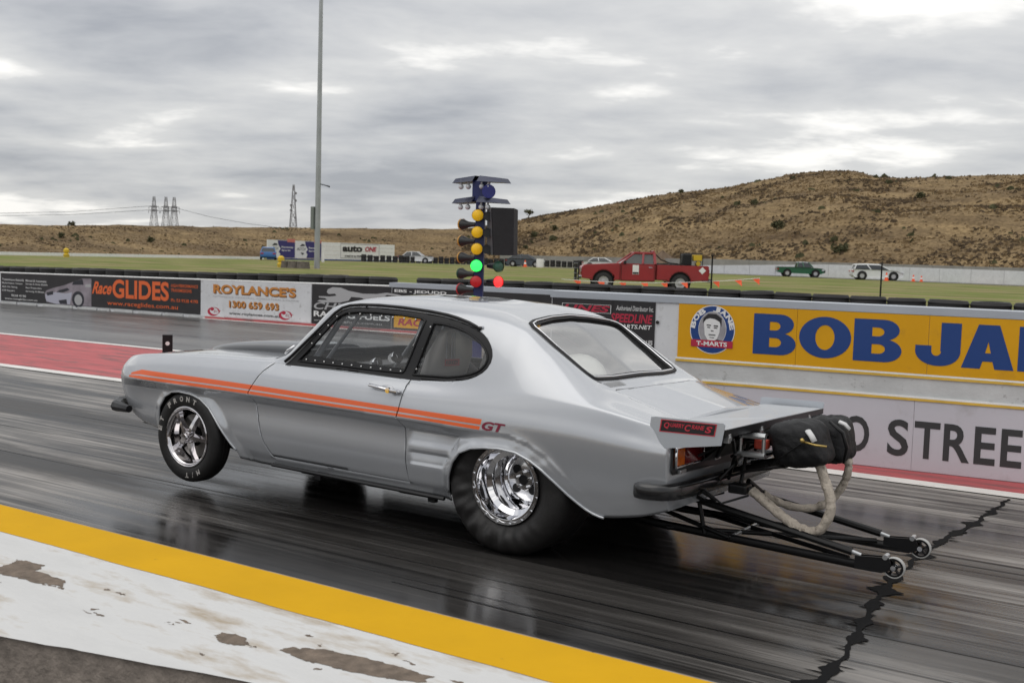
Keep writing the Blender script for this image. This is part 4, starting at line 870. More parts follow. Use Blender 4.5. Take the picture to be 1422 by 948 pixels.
# ------------------------------------------------------------------ cars in the distance
GLS = M("dark_car_glass", (.03, .035, .04), .12); LAMPW = M("headlamp_glass", (.6, .62, .65), .15); TAILR = M("tail_lamp_red", (.35, .01, .01), .3)
def car(name, label, cat, loc, rz, paint, prof, glass, roof, W, wheels, wr, lights=True):
    # prof: side outline of the lower body (x forward), glass/roof: greenhouse sections [(x,z)...]
    e = empty(name, loc, label, cat, None, rz)
    bm = bmesh.new(); n = len(prof)
    lay = [(-W / 2 + .10, .97), (-W / 2, 1.0), (W / 2, 1.0), (W / 2 - .10, .97)]; cx = sum(p[0] for p in prof) / n; cz = sum(p[1] for p in prof) / n
    rows = [[bm.verts.new((cx + (x - cx) * k, y, cz + (z - cz) * k)) for x, z in prof] for y, k in lay]
    for a, b in zip(rows[:-1], rows[1:]):
        for i in range(n): bm.faces.new((a[i], a[(i + 1) % n], b[(i + 1) % n], b[i]))
    bm.faces.new(rows[0]); bm.faces.new(rows[-1][::-1]); bmesh.ops.recalc_face_normals(bm, faces=bm.faces[:])
    me = bpy.data.meshes.new("body"); bm.to_mesh(me); bm.free(); me.materials.append(paint); me.polygons.foreach_set("use_smooth", [True] * len(me.polygons)); me.set_sharp_from_angle(angle=R(32))
    b = bpy.data.objects.new("body", me); COL.objects.link(b); b.parent = e
    gw0, gw1 = W / 2 - .06, W / 2 - .26
    mb = MB(); z0 = min(p[1] for p in glass); z1 = max(p[1] for p in glass); wy = lambda z: gw0 + (gw1 - gw0) * (z - z0) / (z1 - z0)
    k = len(glass); mb.add([(x, -wy(z), z) for x, z in glass] + [(x, wy(z), z) for x, z in glass], [tuple(range(k)), tuple(range(2 * k - 1, k - 1, -1))] + [(i, i + k, (i + 1) % k + k, (i + 1) % k) for i in range(k)]); mb.obj("windows", GLS, e, smooth=25)
    mb = MB(); k = len(roof); mb.add([(x, -wy(z) + .0, z) for x, z in roof] + [(x, wy(z) - .0, z) for x, z in roof], [tuple(range(k)), tuple(range(2 * k - 1, k - 1, -1))] + [(i, i + k, (i + 1) % k + k, (i + 1) % k) for i in range(k)]); mb.obj("roof", paint, e, smooth=40)
    mb = MB()
    xs = sorted(glass); top = [p for p in glass if p[1] > z1 - .12]; xl, xr = min(p[0] for p in top), max(p[0] for p in top); bl, br = min(p[0] for p in glass), max(p[0] for p in glass)
    for (xa, xb) in ((bl, xl), (br, xr), ((bl + br) / 2 - .1, (xl + xr) / 2 - .1)):
        for s in (-1, 1): mb.tube([(xa, s * (gw0 + .01), z0), (xb, s * (gw1 + .012), z1)], .045, 6)
    mb.obj("pillars", paint, e)
    for wx in wheels:
        for s in (-1, 1):
            mb = MB(); mb.lathe([(0.0, 0), (wr * .6, 0), (wr * .62, -.02), (wr, 0.0), (wr, .18), (0, .18)], (wx, s * (W / 2 - .02) if s > 0 else -(W / 2 + .01), wr), 'y', 16) if s < 0 else mb.lathe([(0, 0), (wr * .62, .02), (wr, 0), (wr, -.18), (0, -.18)], (wx, W / 2 + .01, wr), 'y', 16)
            wh = mb.obj("wheel", TYS[0], e, smooth=40); mb = MB(); yy = s * (W / 2 + .018); mb.tube([(wx, yy - s * .02, wr), (wx, yy, wr)], [wr * .58, wr * .56], 12); mb.obj("rim", GPRINT, wh)
            mb = MB(); mb.tube([(wx, s * (W / 2 + .002), wr + .02), (wx, s * (W / 2 + .004), wr + .02)], [wr * 1.22] * 2, 16); mb.obj("wheel_arch", DARK, e)
    if lights:
        xf = max(p[0] for p in prof); xb = min(p[0] for p in prof); zl = max(p[1] for p in prof) * .72
        for s in (-1, 1):
            mb = MB(); mb.box((xf - .12, s * (W / 2 - .2), zl), (.28, .34, .14), bev=.03); mb.obj("headlight", LAMPW, e)
            mb = MB(); mb.box((xb + .08, s * (W / 2 - .2), zl + .04), (.2, .32, .14), bev=.03); mb.obj("taillight", TAILR, e)
    return e
def rzdir(a, b): return math.atan2(b[1] - a[1], b[0] - a[0])
CW = M("car_white", (.72, .73, .74), .3, coat=.5); CD = M("car_slate_blue", (.06, .075, .10), .3, coat=.5); CB = M("car_blue", (.03, .13, .36), .3, coat=.5); CG = M("car_green", (.008, .10, .045), .35, coat=.4)
sedan = [(-2.2, .35), (-2.25, .62), (-2.15, .88), (-1.4, .93), (-.9, .94), (.9, .92), (1.9, .82), (2.2, .72), (2.25, .5), (2.2, .3), (1.8, .22), (-1.9, .22)]
sg = [(-1.55, .90), (-1.0, 1.34), (-.4, 1.40), (.25, 1.36), (.95, .90)]; sr = [(-1.02, 1.34), (-.9, 1.40), (-.4, 1.44), (.2, 1.41), (.3, 1.36)]
hrz = math.atan2(rt.y, rt.x)
car("parked_sedan", "old white saloon car on the circuit beside the white slatted billboard", "car", (-84.05, 105.0, .42), hrz - .1, CW, sedan, sg, sr, 1.7, (-1.35, 1.35), .31)
car("parked_sedan", "dark slate saloon car at the distant tyre wall right of the black screen box", "car", (-67.24, 104.6, .42), hrz - .15, CD, sedan, [(-1.95, .88), (-1.1, 1.36), (-.4, 1.44), (.3, 1.38), (1.25, .88)], [(-1.12, 1.36), (-.9, 1.43), (-.4, 1.47), (.2, 1.43), (.34, 1.38)], 1.75, (-1.35, 1.35), .32)
car("coupe_car", "white sports coupe behind the red pickup's bonnet", "car", (-58.21, 107.0, .42), hrz - .12, CW, sedan, [(-1.6, .88), (-.9, 1.26), (-.3, 1.32), (.3, 1.27), (1.15, .88)], [(-.95, 1.26), (-.7, 1.32), (-.3, 1.35), (.2, 1.32), (.34, 1.27)], 1.75, (-1.35, 1.35), .33)
car("estate_car", "white estate car passing the white concrete wall on the right", "car", (-24.6, 98.4, .42), hrz - .12, CW, [(-2.25, .4), (-2.3, .7), (-2.2, .95), (-1.5, 1.0), (.7, .98), (1.7, .86), (2.2, .72), (2.3, .5), (2.2, .28), (1.8, .2), (-2.0, .2)], [(-2.1, .95), (-1.9, 1.34), (-1.0, 1.38), (.2, 1.36), (1.1, .93)], [(-2.12, 1.33), (-1.9, 1.44), (-1.0, 1.49), (.1, 1.46), (.36, 1.34)], 1.8, (-1.4, 1.4), .36)
car("blue_car", "bright blue car by the yellow marker drum left of the billboards", "car", (-86.9, 82.2, .40), 2.37, CB, sedan, sg, sr, 1.7, (-1.35, 1.35), .31)
# green pickup: cab over an open tray
e = car("pickup_truck", "dark green pickup with silver cab roof in front of the white concrete wall", "pickup", (-33.2, 102.6, .42), hrz - .12, CG, [(-2.3, .45), (-2.35, .95), (-.55, .97), (.75, .95), (1.9, .88), (2.2, .82), (2.25, .45), (1.9, .3), (-2.0, .35)], [(-.42, .95), (-.30, 1.42), (.25, 1.46), (.7, 1.40), (1.15, .95)], [(-.36, 1.40), (-.3, 1.47), (.2, 1.51), (.68, 1.45), (.74, 1.40)], 1.7, (-1.35, 1.4), .34)
for ch in e.children:
    if ch.name.startswith("roof"): ch.data.materials[0] = M("silver_roof", (.45, .47, .5), .4)
mb = MB(); mb.box((2.3, 0, .6), (.08, 1.6, .3), bev=.03); mb.obj("bull_bar", DARK, e)

# red service pickup parked behind the tyres
def red_pickup():
    RP = M("car_red", (.29, .018, .022), .42, coat=.35, var=.08, vscale=2); ang = math.atan2(32.64 - 35.41, -18.31 + 14.1); loc = Vector((-16.5, 34.0, .40)); HR = M("pickup_trim_grey", (.12, .12, .12), .5)
    e = empty("pickup_truck", loc, "red pickup truck with black bull bar parked on the grass behind the tyre row", "pickup", None, ang)
    W = 1.66; 
    def side(poly, y0, y1, nm, mat, par=e, bev=0.03):
        bm = bmesh.new(); n = len(poly); a = [bm.verts.new((x, y0, z)) for x, z in poly]; b = [bm.verts.new((x, y1, z)) for x, z in poly]
        bm.faces.new(a); bm.faces.new(b[::-1])
        for i in range(n): bm.faces.new((a[i], b[i], b[(i + 1) % n], a[(i + 1) % n]))
        bmesh.ops.recalc_face_normals(bm, faces=bm.faces[:])
        if bev: bmesh.ops.bevel(bm, geom=[ed for ed in bm.edges if ed.calc_face_angle(0) > .35], offset=bev, segments=2, affect='EDGES')
        me = bpy.data.meshes.new(nm); bm.to_mesh(me); bm.free(); me.materials.append(mat); me.polygons.foreach_set("use_smooth", [True] * len(me.polygons)); me.set_sharp_from_angle(angle=R(35))
        o = bpy.data.objects.new(nm, me); COL.objects.link(o); o.parent = par; return o
    def arch(cx, r=.43, n=9, z=.36): return [(cx + r * math.cos(math.pi * k / n), z + r * math.sin(math.pi * k / n)) for k in range(n + 1)]
    # x forward
    fr = [(2.30, .50), (2.32, .86), (2.15, .98), (.80, 1.07), (.80, .42)] + [(1.93, .40)][:0]
    side([(2.30, .45), (2.33, .85), (2.18, .97), (.82, 1.06), (.82, .40), (1.02, .40)] + arch(1.45)[::-1] + [(1.95, .42)], -W / 2, W / 2, "front_body", RP)
    side([(.81, .38), (.81, 1.06), (-.55, 1.06), (-.55, .38)], -W / 2, W / 2, "cab_lower", RP)
    tr = [(-.60, .46), (-.60, 1.03), (-2.62, 1.03), (-2.62, .50), (-2.05, .46)] + arch(-1.52)[::-1] [:]
    side([(-.60, .44), (-.60, 1.04), (-2.62, 1.04), (-2.62, .48), (-2.0, .44)] + arch(-1.52, .43)[::-1] + [(-1.0, .44)], -W / 2, W / 2, "tray", RP)
    mb = MB(); mb.box((-1.6, 0, 1.0415), (1.9, 1.46, .004)); mb.obj("tray_opening", DARK, e)
    # cab: glasshouse with pillars
    def cabin(nm, mat, inset, z0, z1, xs):
        mb = MB(); a, b, c, d = xs; y0, y1 = W / 2 - .04 - inset, W / 2 - .19 - inset
        mb.add([(a, -y0, z0), (a, y0, z0), (b, y0, z0), (b, -y0, z0), (c, -y1, z1), (c, y1, z1), (d, y1, z1), (d, -y1, z1)], [(0, 1, 2, 3), (7, 6, 5, 4), (0, 4, 5, 1), (1, 5, 6, 2), (2, 6, 7, 3), (3, 7, 4, 0)]); return mb.obj(nm, mat, e)
    cabin("cab_interior", M("cab_interior_grey", (.17, .155, .14), .8), .06, 1.05, 1.40, (.70, -.5, .20, -.46))
    PG = glass_mat("pickup_glass", (.55, .58, .58), .03, 1.0, .1)
    cabin("windows", PG, .005, 1.06, 1.44, (.80, -.55, .27, -.50))
    mb = MB(); mb.box((-.12, 0, 1.475), (.86, 1.34, .085), bev=.035); mb.obj("roof", RP, e, smooth=40)
    for s in (-1, 1):
        y0, y1 = s * (W / 2 - .035), s * (W / 2 - .185)
        for nm, xa, xb, r in (("windscreen_pillar", .80, .28, .035), ("door_pillar", -.05, -.08, .045), ("rear_pillar", -.53, -.50, .06)):
            mb = MB(); mb.tube([(xa, y0, 1.05), (xb, y1, 1.46)], r, 6); mb.obj(nm, RP, e)
        mb = MB(); ys = s * (W / 2 + .003); mb.box((.13, ys, .72), (1.28, .006, .62)); mb.obj("door_gap", M("panel_gap", (.02, .005, .005), .8) if "panel_gap" not in bpy.data.materials else bpy.data.materials["panel_gap"], e)
        mb = MB(); mb.box((.13, s * (W / 2 + .007), .72), (1.25, .012, .60), bev=.004); d_ = mb.obj("door", RP, e)
        mb = MB(); mb.box((-.35, s * (W / 2 + .02), .93), (.14, .02, .03)); mb.obj("handle", CHROME, d_)
        mb = MB(); mb.box((.22, s * (W / 2 + .016), .83), (.24, .006, .36)); mb.obj("number_panel", WHITE, d_)
        mb = MB(); mb.box((.22, s * (W / 2 + .021), .70), (.22, .006, .07)); mb.obj("black_band", BLACKP, d_)
        mb = MB(); mb.box((.66, s * (W / 2 + .13), 1.10), (.09, .16, .13), bev=.02); mb.obj("mirror", BLACK, e)
        mb = MB(); q = s * (W / 2 + .006); mb.add([(-2.36, q, 1.0), (-2.50, q, .86), (-2.36, q, .72), (-2.22, q, .86)], [(0, 1, 2, 3)]); mb.obj("hazard_diamond", WHITE, e, recalc=False)
        for wx in (1.45, -1.52):
            mb = MB(); y_ = s * (W / 2 - .02); mb.lathe([(.0, -.0), (.2, 0), (.22, s * .02), (.34, s * .0), (.35, -s * .05), (.35, -s * .2), (0, -s * .2)], (wx, y_, .35), 'y', 20); wh = mb.obj("wheel", TYS[0], e, smooth=40)
            mb = MB(); mb.lathe([(0, s * .03), (.06, s * .03), (.08, s * .0), (.17, s * .005), (.20, s * .022)], (wx, y_, .35), 'y', 16); mb.obj("rim", GPRINT, wh, smooth=40)
            mb = MB(); mb.tube([(wx, s * (W / 2 - .25), .37), (wx, s * (W / 2 - .05), .37)], [.42, .42], 14); mb.obj("wheel_well", DARK, e)
        mb = MB(); mb.box((2.30, s * .58, .78), (.08, .3, .16), bev=.02); mb.obj("headlight", LAMPW, e)
        mb = MB(); mb.box((-2.63, s * .68, .78), (.04, .16, .24)); mb.obj("taillight", TAILR, e)
    mb = MB()
    for z in (.42, .62, .82, 1.0): mb.tube([(2.42, -.78, z), (2.52, -.4, z), (2.52, .4, z), (2.42, .78, z)], .028, 7)
    for y in (-.78, -.4, 0, .4, .78): mb.tube([(2.5 if abs(y) < .5 else 2.42, y, .36), (2.5 if abs(y) < .5 else 2.42, y, 1.04)], .03, 7)
    mb.obj("bull_bar", BLACK, e); mb = MB(); mb.box((2.36, 0, .48), (.12, 1.66, .14), bev=.02); mb.obj("front_bumper", CHROME, e)
    mb = MB(); mb.box((-2.68, 0, .48), (.1, 1.6, .14), bev=.02); mb.obj("rear_bumper", HR, e)
    mb = MB(); mb.tube([(-.50, -.55, 1.06), (-.50, -.55, 1.56), (-.50, .55, 1.56), (-.50, .55, 1.06)], .028, 8); mb.obj("rack_hoop", RP, e)
    mb = MB(); mb.tube([(-.45, -.3, 1.57), (-.62, -.32, 1.50), (-.9, -.35, 1.24), (-1.25, -.4, 1.12), (-1.6, -.4, 1.09)], .022, 7); mb.obj("hose", DARK, e, smooth=True)
    M4 = Matrix.Translation(loc) @ Matrix.Rotation(ang, 4, 'Z'); c = M4 @ Vector((-2.05, 0, 1.05))
    g = empty("fire_pump", c, "black and yellow pump unit standing in the red pickup's tray", "pump", None, ang)
    mb = MB(); mb.box((.2, 0, .22), (.36, .5, .44), bev=.03); mb.obj("engine_block", BLACK, g); mb = MB(); mb.box((-.22, 0, .30), (.34, .46, .24), bev=.03); mb.obj("fuel_tank", YEL, g)
    mb = MB(); mb.tube([(-.4, -.24, 0), (-.4, -.24, .46), (.4, -.24, .46), (.4, -.24, 0)], .018, 6); mb.tube([(-.4, .24, 0), (-.4, .24, .46), (.4, .24, .46), (.4, .24, 0)], .018, 6); mb.obj("tube_frame", BLACK, g); mb = MB(); mb.tube([(-.25, -.2, .08), (-.25, .2, .08)], .09, 10); mb.obj("pulley", YEL, g)
red_pickup()
# bunting line, posts and cones on the grass
ORF = M("fluorescent_orange", (.85, .11, .03), .6)
pa, pb = Vector((-18.6, 31.6, .78)), Vector((-12.0, 35.3, 1.05))
e = empty("bunting_line", pa, "line of orange pennants strung in front of the red pickup", "bunting")
def bp(t): return pa.lerp(pb, t) + Vector((0, 0, -.16 * 4 * t * (1 - t)))
mb = MB(); mb.tube([bp(k / 12) for k in range(13)], .010, 5); mb.obj("cord", WHITE, e, off=pa)
for k, t in enumerate((.08, .20, .31, .42, .52, .62, .78, .89, .98)):
    p = bp(t); d = (pb - pa).normalized(); mb = MB(); w_, h_ = .14, .24; sw = Vector((.10, -.06, 0)) * (1 if k % 2 else .6)
    mb.add([p - d * w_, p + d * w_, p + d * .1 + sw + Vector((0, 0, -h_)), p + sw * .5 + Vector((0, .02, -h_ * .5))], [(0, 3, 2), (0, 1, 3), (1, 2, 3)]); mb.obj("pennant", ORF, e, off=pa, recalc=False)
for p, h, lab in (((-13.55, 34.3, .39), 1.45, "thin dark post at the right end of the pennant line behind the red pickup"), ((-8.36, 38.7, .39), 1.35, "thin dark post standing alone on the grass below the white estate car")):
    e = empty("fence_post", p, lab, "post"); mb = MB(); mb.tube([(0, 0, -.1), (0, 0, h)], [.035, .03], 7); mb.obj("shaft", DARK, e); mb = MB(); mb.tube([(0, 0, h), (0, 0, h + .03)], [.045, .03], 7); mb.obj("cap", DARK, e)
cones = (((-22.9, 95.6), "orange cone in front of the white estate car's nose", .75), ((-20.9, 97.0), "orange cone right of the white estate car", .62), ((-20.3, 97.4), "small leaning orange cone at the far right of the cones", .55), ((-66.2, 103.0), "distant orange cone by the tyre wall right of the dark saloon", .8))
for (x, y), lab, h in cones:
    e = empty("traffic_cone", (x, y, .41), lab, "traffic cone", "orange cones on the infield"); mb = MB(); mb.box((0, 0, .02), (h * .62, h * .62, .04)); mb.obj("base", ORF, e); mb = MB(); mb.lathe([(h * .24, .04), (h * .07, h), (0, h)], (0, 0, 0), 'z', 12); mb.obj("cone_body", ORF, e, smooth=50)
    mb = MB(); mb.lathe([(h * .175, h * .42), (h * .125, h * .68)], (0, 0, 0), 'z', 12); x = mb.obj("reflective_band", WHITE, e); x.scale = (1.04, 1.04, 1)
e = empty("water_barrel", (-64.9, 104.2, .41), "small white barrel before the tyre wall between the dark saloon and the coupe", "barrel"); mb = MB(); mb.lathe([(0, 0), (.42, 0), (.45, .3), (.43, .5), (.45, .7), (.42, 1.0), (0, 1.0)], (0, 0, 0), 'z', 14); mb.obj("barrel_body", WHITE, e, smooth=40); mb = MB(); mb.tube([(.2, 0, 1.0), (.2, 0, 1.05)], .08, 8); mb.obj("bung", DARK, e)
e = empty("dirt_mound", (-56.5, 119.5, .3), "pointed brown dirt mound at the hill foot behind the white coupe", "mound"); mb = MB()
mb.lathe([(0, 2.55), (.5, 2.2), (1.6, 1.2), (2.8, .4), (3.6, -.2)], (0, 0, 0), 'z', 26, fn=lambda r, h, a: (r * (1 + .12 * math.sin(3 * a) + .08 * math.sin(7 * a)), h + .1 * math.sin(5 * a + h))); mb.obj("heap", M("brown_soil", (.13, .09, .06), .95, var=.3, vscale=1.5), e, smooth=True)
# ------------------------------------------------------------------ the drag coupe
YC = 0.81; TILT = 0.027           # centre plane; body leaning away under torque
CO = Vector((-1.3, YC, 0))
CAR = empty("drag_coupe", CO, "silver drag coupe with orange side stripe launching down the lane with its nose light", "race car")
INNER = M("body_inner", (.10, .10, .105), .7)
f_sill = pchip([-3.49, -3.46, -3.42, -3.36, -3.27, -3.12, -2.93, -2.3, -2.0, -1.2, -.48, .0, .30, .46, .54, .62, .72, .84], [.66, .625, .575, .51, .44, .375, .345, .265, .235, .232, .228, .24, .27, .286, .293, .306, .328, .368])
f_top = pchip([-3.49, -3.46, -3.42, -3.34, -3.2, -3.0, -2.7, -2.3, -1.9, -1.2, -.7, -.3, .0, .28, .46, .66, .84], [.72, .755, .788, .822, .85, .870, .883, .893, .898, .892, .887, .888, .885, .868, .848, .815, .772])
f_plan = pchip([-3.49, -3.475, -3.45, -3.41, -3.36, -3.27, -3.12, -2.93, -2.5, .5, .66, .76, .84], [.40, .27, .18, .11, .07, .034, .012, .003, 0, 0, .008, .024, .05])
f_bs = pchip([-3.49, -3.3, -1.95, -1.2, -.6, -.1, .3, .6, .84], [.09, .09, .088, .072, .066, .052, .045, .04, .04])
def keyed(xs, *cols): return [pchip(xs, c) for c in cols]
p6 = keyed([-3.49, -3.3, -2.6, -1.98, -1.84, -1.65, -1.47, -1.35, -1.2, -1.0, -.6, -.35, -.13, .07, .28, .46, .62, .84],
           [.20, .20, .20, .19, .112, .160, .203, .212, .216, .22, .225, .232, .24, .245, .242, .225, .2, .15],
           [.73, .835, .897, .914, .930, 1.105, 1.268, 1.287, 1.294, 1.297, 1.287, 1.268, 1.225, 1.112, .984, .890, .842, .788])
p7 = keyed([-3.49, -3.3, -2.6, -1.98, -1.84, -1.65, -1.50, -1.42, -1.2, -.95, -.6, -.35, -.2, -.13, .07, .28, .46, .62, .84],
           [.45, .45, .45, .43, .30, .31, .32, .335, .345, .35, .35, .345, .34, .335, .335, .335, .33, .33, .32],
           [.735, .847, .908, .926, .975, 1.15, 1.283, 1.308, 1.337, 1.342, 1.332, 1.308, 1.268, 1.238, 1.104, .968, .905, .862, .808])
p8z = pchip([-3.49, -3.46, -3.4, -3.3, -2.6, -1.99, -1.93, -1.84, -1.68, -1.555, -1.49, -1.35, -1.0, -.6, -.35, -.23, -.13, .07, .28, .37, .46, .62, .84],
            [.74, .785, .825, .858, .918, .936, .965, 1.045, 1.185, 1.292, 1.330, 1.352, 1.368, 1.360, 1.334, 1.296, 1.250, 1.116, .982, .938, .918, .882, .832])
PARAM = np.array([0, .11, .27, .44, .55, .64, 1.0, 1.14, 1.62])
SEGN = [4, 17, 24, 12, 9, 24, 9, 12]
def section(x):
    zs, ztp, pl, bs = float(f_sill(x)), float(f_top(x)), float(f_plan(x)), float(f_bs(x))
    hgt = ztp - zs; zc = zs + hgt * (.70 if x > -2.9 else .70 - .12 * min(1, (-2.9 - x) / .5))
    k = min(1.0, hgt / .62)
    S = [pl + .085 * k, pl + .050 * k, pl + .018 * k, pl, pl + .020, pl * .9 + bs, max(float(p6[0](x)), pl + bs + .04 if x < -3.2 else 0), float(p7[0](x)), YC]
    Z = [zs, zs + .09 * k, zs + .36 * hgt * .95, zc, zc + .52 * (ztp - zc), ztp, float(p6[1](x)), float(p7[1](x)), float(p8z(x))]
    if x < -3.2: S[7] = max(S[7], S[6] + .05)
    fs, fz = pchip(PARAM, S), pchip(PARAM, Z)
    t = np.concatenate([np.linspace(PARAM[i], PARAM[i + 1], SEGN[i], endpoint=False) for i in range(8)] + [[PARAM[8]]])
    return fs(t), fz(t)
XS = np.concatenate([np.arange(-3.49, -3.30, .008), np.arange(-3.30, .84, .0105), [.84]])
sec = [section(float(x)) for x in XS]; SS = np.array([a for a, b in sec]); ZZ = np.array([b for a, b in sec]); XX = np.repeat(XS[:, None], SS.shape[1], 1)
NV = SS.shape[1]
# wheel openings (side view, world height)
ARCH_F = [(-2.941, .352), (-2.938, .40), (-2.922, .515), (-2.87, .590), (-2.79, .628), (-2.70, .640), (-2.60, .632), (-2.51, .603), (-2.43, .555), (-2.36, .487), (-2.30, .42), (-2.25, .352), (-2.20, .30), (-2.17, .20), (-2.94, .18)]
ARCH_R = [(-.482, .18), (-.478, .28), (-.458, .375), (-.420, .462), (-.365, .525), (-.29, .558), (-.20, .572), (-.10, .578), (.0, .570), (.09, .538), (.165, .495), (.24, .436), (.305, .380), (.355, .343), (.40, .315), (.44, .297), (.475, .2875), (.50, .284), (.50, .18)]
def polydist(px, pz, path):
    d = np.full(px.shape, 9.0)
    for (ax, az), (bx, bz) in zip(path[:-1], path[1:]):
        vx, vz = bx - ax, bz - az; L2 = vx * vx + vz * vz; t = np.clip(((px - ax) * vx + (pz - az) * vz) / L2, 0, 1)
        d = np.minimum(d, np.hypot(px - ax - t * vx, pz - az - t * vz))
    return d
def inpoly(px, pz, poly):
    c = np.zeros(px.shape, bool); n = len(poly)
    for i in range(n):
        (x1, z1), (x2, z2) = poly[i], poly[(i + 1) % n]
        if z1 == z2: continue
        c ^= ((z1 > pz) != (z2 > pz)) & (px < (x2 - x1) * (pz - z1) / (z2 - z1) + x1)
    return c
sm = lambda t: np.clip(t, 0, 1) ** 2 * (3 - 2 * np.clip(t, 0, 1))
CREASE = [(-3.40, .682), (-3.0, .684), (-2.0, .681), (-1.2, .670), (-.5, .655), (-.24, .651), (-.06, .652), (.067, .624), (.171, .572), (.262, .495), (.35, .42), (.45, .36), (.56, .33)]
below = inpoly(XX, ZZ, CREASE + [(.5, -1), (-3.4, -1)])
dc = polydist(XX, ZZ, CREASE)
front_fade = sm((XX + 3.42) / .35); rear_fade = 1 - sm((XX - .20) / .24)
prof = np.clip(dc / .052, 0, 1) * (1 - .50 * sm((dc - .058) / .22))
disp = np.where(below, .056 * (1 - .40 * sm((XX + .62) / .25)) * prof * front_fade * rear_fade, 0.0)
disp += np.where(~below & (ZZ < .85), -.004 * np.exp(-(dc / .03) ** 2) * front_fade * rear_fade, 0)
dr = polydist(XX, ZZ, ARCH_R); df = polydist(XX, ZZ, ARCH_F)
disp -= .052 * sm(1 - dr / .085) * (ZZ < .75) * (1 - .92 * sm((XX - .16) / .26)) * (.35 + .65 * sm((XX + .55) / .2))
disp -= .016 * sm(1 - df / .07) * (ZZ < .75)
disp += .010 * sm((.292 - ZZ) / .006) * (XX > -2.1) * (XX < -.47)            # step above the sill panel
# two pressed louvres ahead of the rear wheel
for zt_, zb_, xa, xb in ((.612, .522, -.772, -.385), (.488, .405, -.765, -.462)):
    slope = (ZZ - zb_) / (zt_ - zb_); xe = xb - .05 * (1 - slope)
    m = sm((XX - xa) / .02) * sm((xe - XX) / .018) * sm((zt_ - ZZ) / .008) * sm((ZZ - zb_) / .012)
    disp += .019 * m * (.35 + .65 * np.clip(slope, 0, 1)); 
side_mask = 1 - sm((SS - .10) / .08)
SS = SS + disp * side_mask
verts = []; 
for i, x in enumerate(XS):
    for j in range(NV): verts.append((x, SS[i, j], ZZ[i, j] - TILT * SS[i, j]))
    for j in range(NV - 2, -1, -1): verts.append((x, 2 * YC - SS[i, j], ZZ[i, j] - TILT * (2 * YC - SS[i, j])))
NR = 2 * NV - 1; faces = []
for i in range(len(XS) - 1):
    for j in range(NR - 1): faces.append((i * NR + j, i * NR + j + 1, (i + 1) * NR + j + 1, (i + 1) * NR + j))
bm = bmesh.new(); bv = [bm.verts.new(v) for v in verts]
for f in faces: bm.faces.new([bv[k] for k in f])
bm.normal_update()
near = min(bm.faces, key=lambda f: (f.calc_center_median() - Vector((-1.3, 0, .6))).length)
if near.normal.y > 0: bmesh.ops.reverse_faces(bm, faces=bm.faces[:])
bm.normal_update()
BVH = BVHTree.FromBMesh(bm)
def on_side(x, z, far=False, lift=0.0):
    h = BVH.ray_cast(Vector((x, -1 if not far else 2.7, z)), Vector((0, 1 if not far else -1, 0))); p = h[0] or Vector((x, 0, z)); return p + (h[1] or Vector((0, -1, 0))) * lift
def on_top(x, y, lift=0.0):
    h = BVH.ray_cast(Vector((x, y, 3)), Vector((0, 0, -1))); p = h[0] or Vector((x, y, 1)); return p + (h[1] or Vector((0, 0, 1))) * lift
LAY = bm.faces.layers.int.new("piece")
def cut(cands, poly, ax):
    """slice the given faces along a polygon drawn in the plane of axes ax; returns the faces inside"""
    a0, a1 = ax; P = [Vector(p) for p in poly]; lo0, hi0 = min(p.x for p in P) - .05, max(p.x for p in P) + .05; lo1, hi1 = min(p.y for p in P) - .05, max(p.y for p in P) + .05
    cs = set()
    for f in cands:
        if not f.is_valid: continue
        c = f.calc_center_median()
        if lo0 < c[a0] < hi0 and lo1 < c[a1] < hi1: cs.add(f)
    n = len(P)
    for i in range(n):
        p, q = P[i], P[(i + 1) % n]; d = q - p
        if d.length < 1e-6: continue
        mid = (p + q) / 2; rad = d.length / 2 + .022; loc = []
        dn = d.normalized()
        for f in cs:
            c = f.calc_center_median(); r = Vector((c[a0], c[a1])) - mid
            if abs(r.dot(dn)) < rad and abs(r.cross(dn)) < .03: loc.append(f)
        if not loc: continue
        co = [0, 0, 0]; no = [0, 0, 0]; co[a0], co[a1] = mid.x, mid.y; no[a0], no[a1] = d.y, -d.x
        geom = set(loc)
        for f in loc: geom.update(f.edges); geom.update(f.verts)
        res = bmesh.ops.bisect_plane(bm, geom=list(geom), dist=1e-6, plane_co=co, plane_no=Vector(no).normalized())
        cs = {f for f in cs if f.is_valid}; cs.update(g for g in res['geom'] if isinstance(g, bmesh.types.BMFace)); cs.update(fc for g in res['geom_cut'] if isinstance(g, bmesh.types.BMEdge) for fc in g.link_faces)
    fl = [f for f in cs if f.is_valid]; C = np.array([f.calc_center_median()[:] for f in fl]); ins = inpoly(C[:, a0], C[:, a1], [(p.x, p.y) for p in P])
    return [f for f, k in zip(fl, ins) if k]
def side_faces(far, smax=.34):
    return [f for f in bm.faces if ((f.calc_center_median().y > 2 * YC - smax) if far else (f.calc_center_median().y < smax)) and abs(f.normal.y) > .12]
def setp(fs, k):
    for f in fs: f[LAY] = k
def ribbon(path, w):
    path = [Vector(p) for p in path]; l_, r_ = [], []
    for i, p in enumerate(path):
        t = (path[min(i + 1, len(path) - 1)] - path[max(i - 1, 0)]).normalized(); n = Vector((-t.y, t.x)); l_.append(p + n * w); r_.append(p - n * w)
    return l_ + r_[::-1]
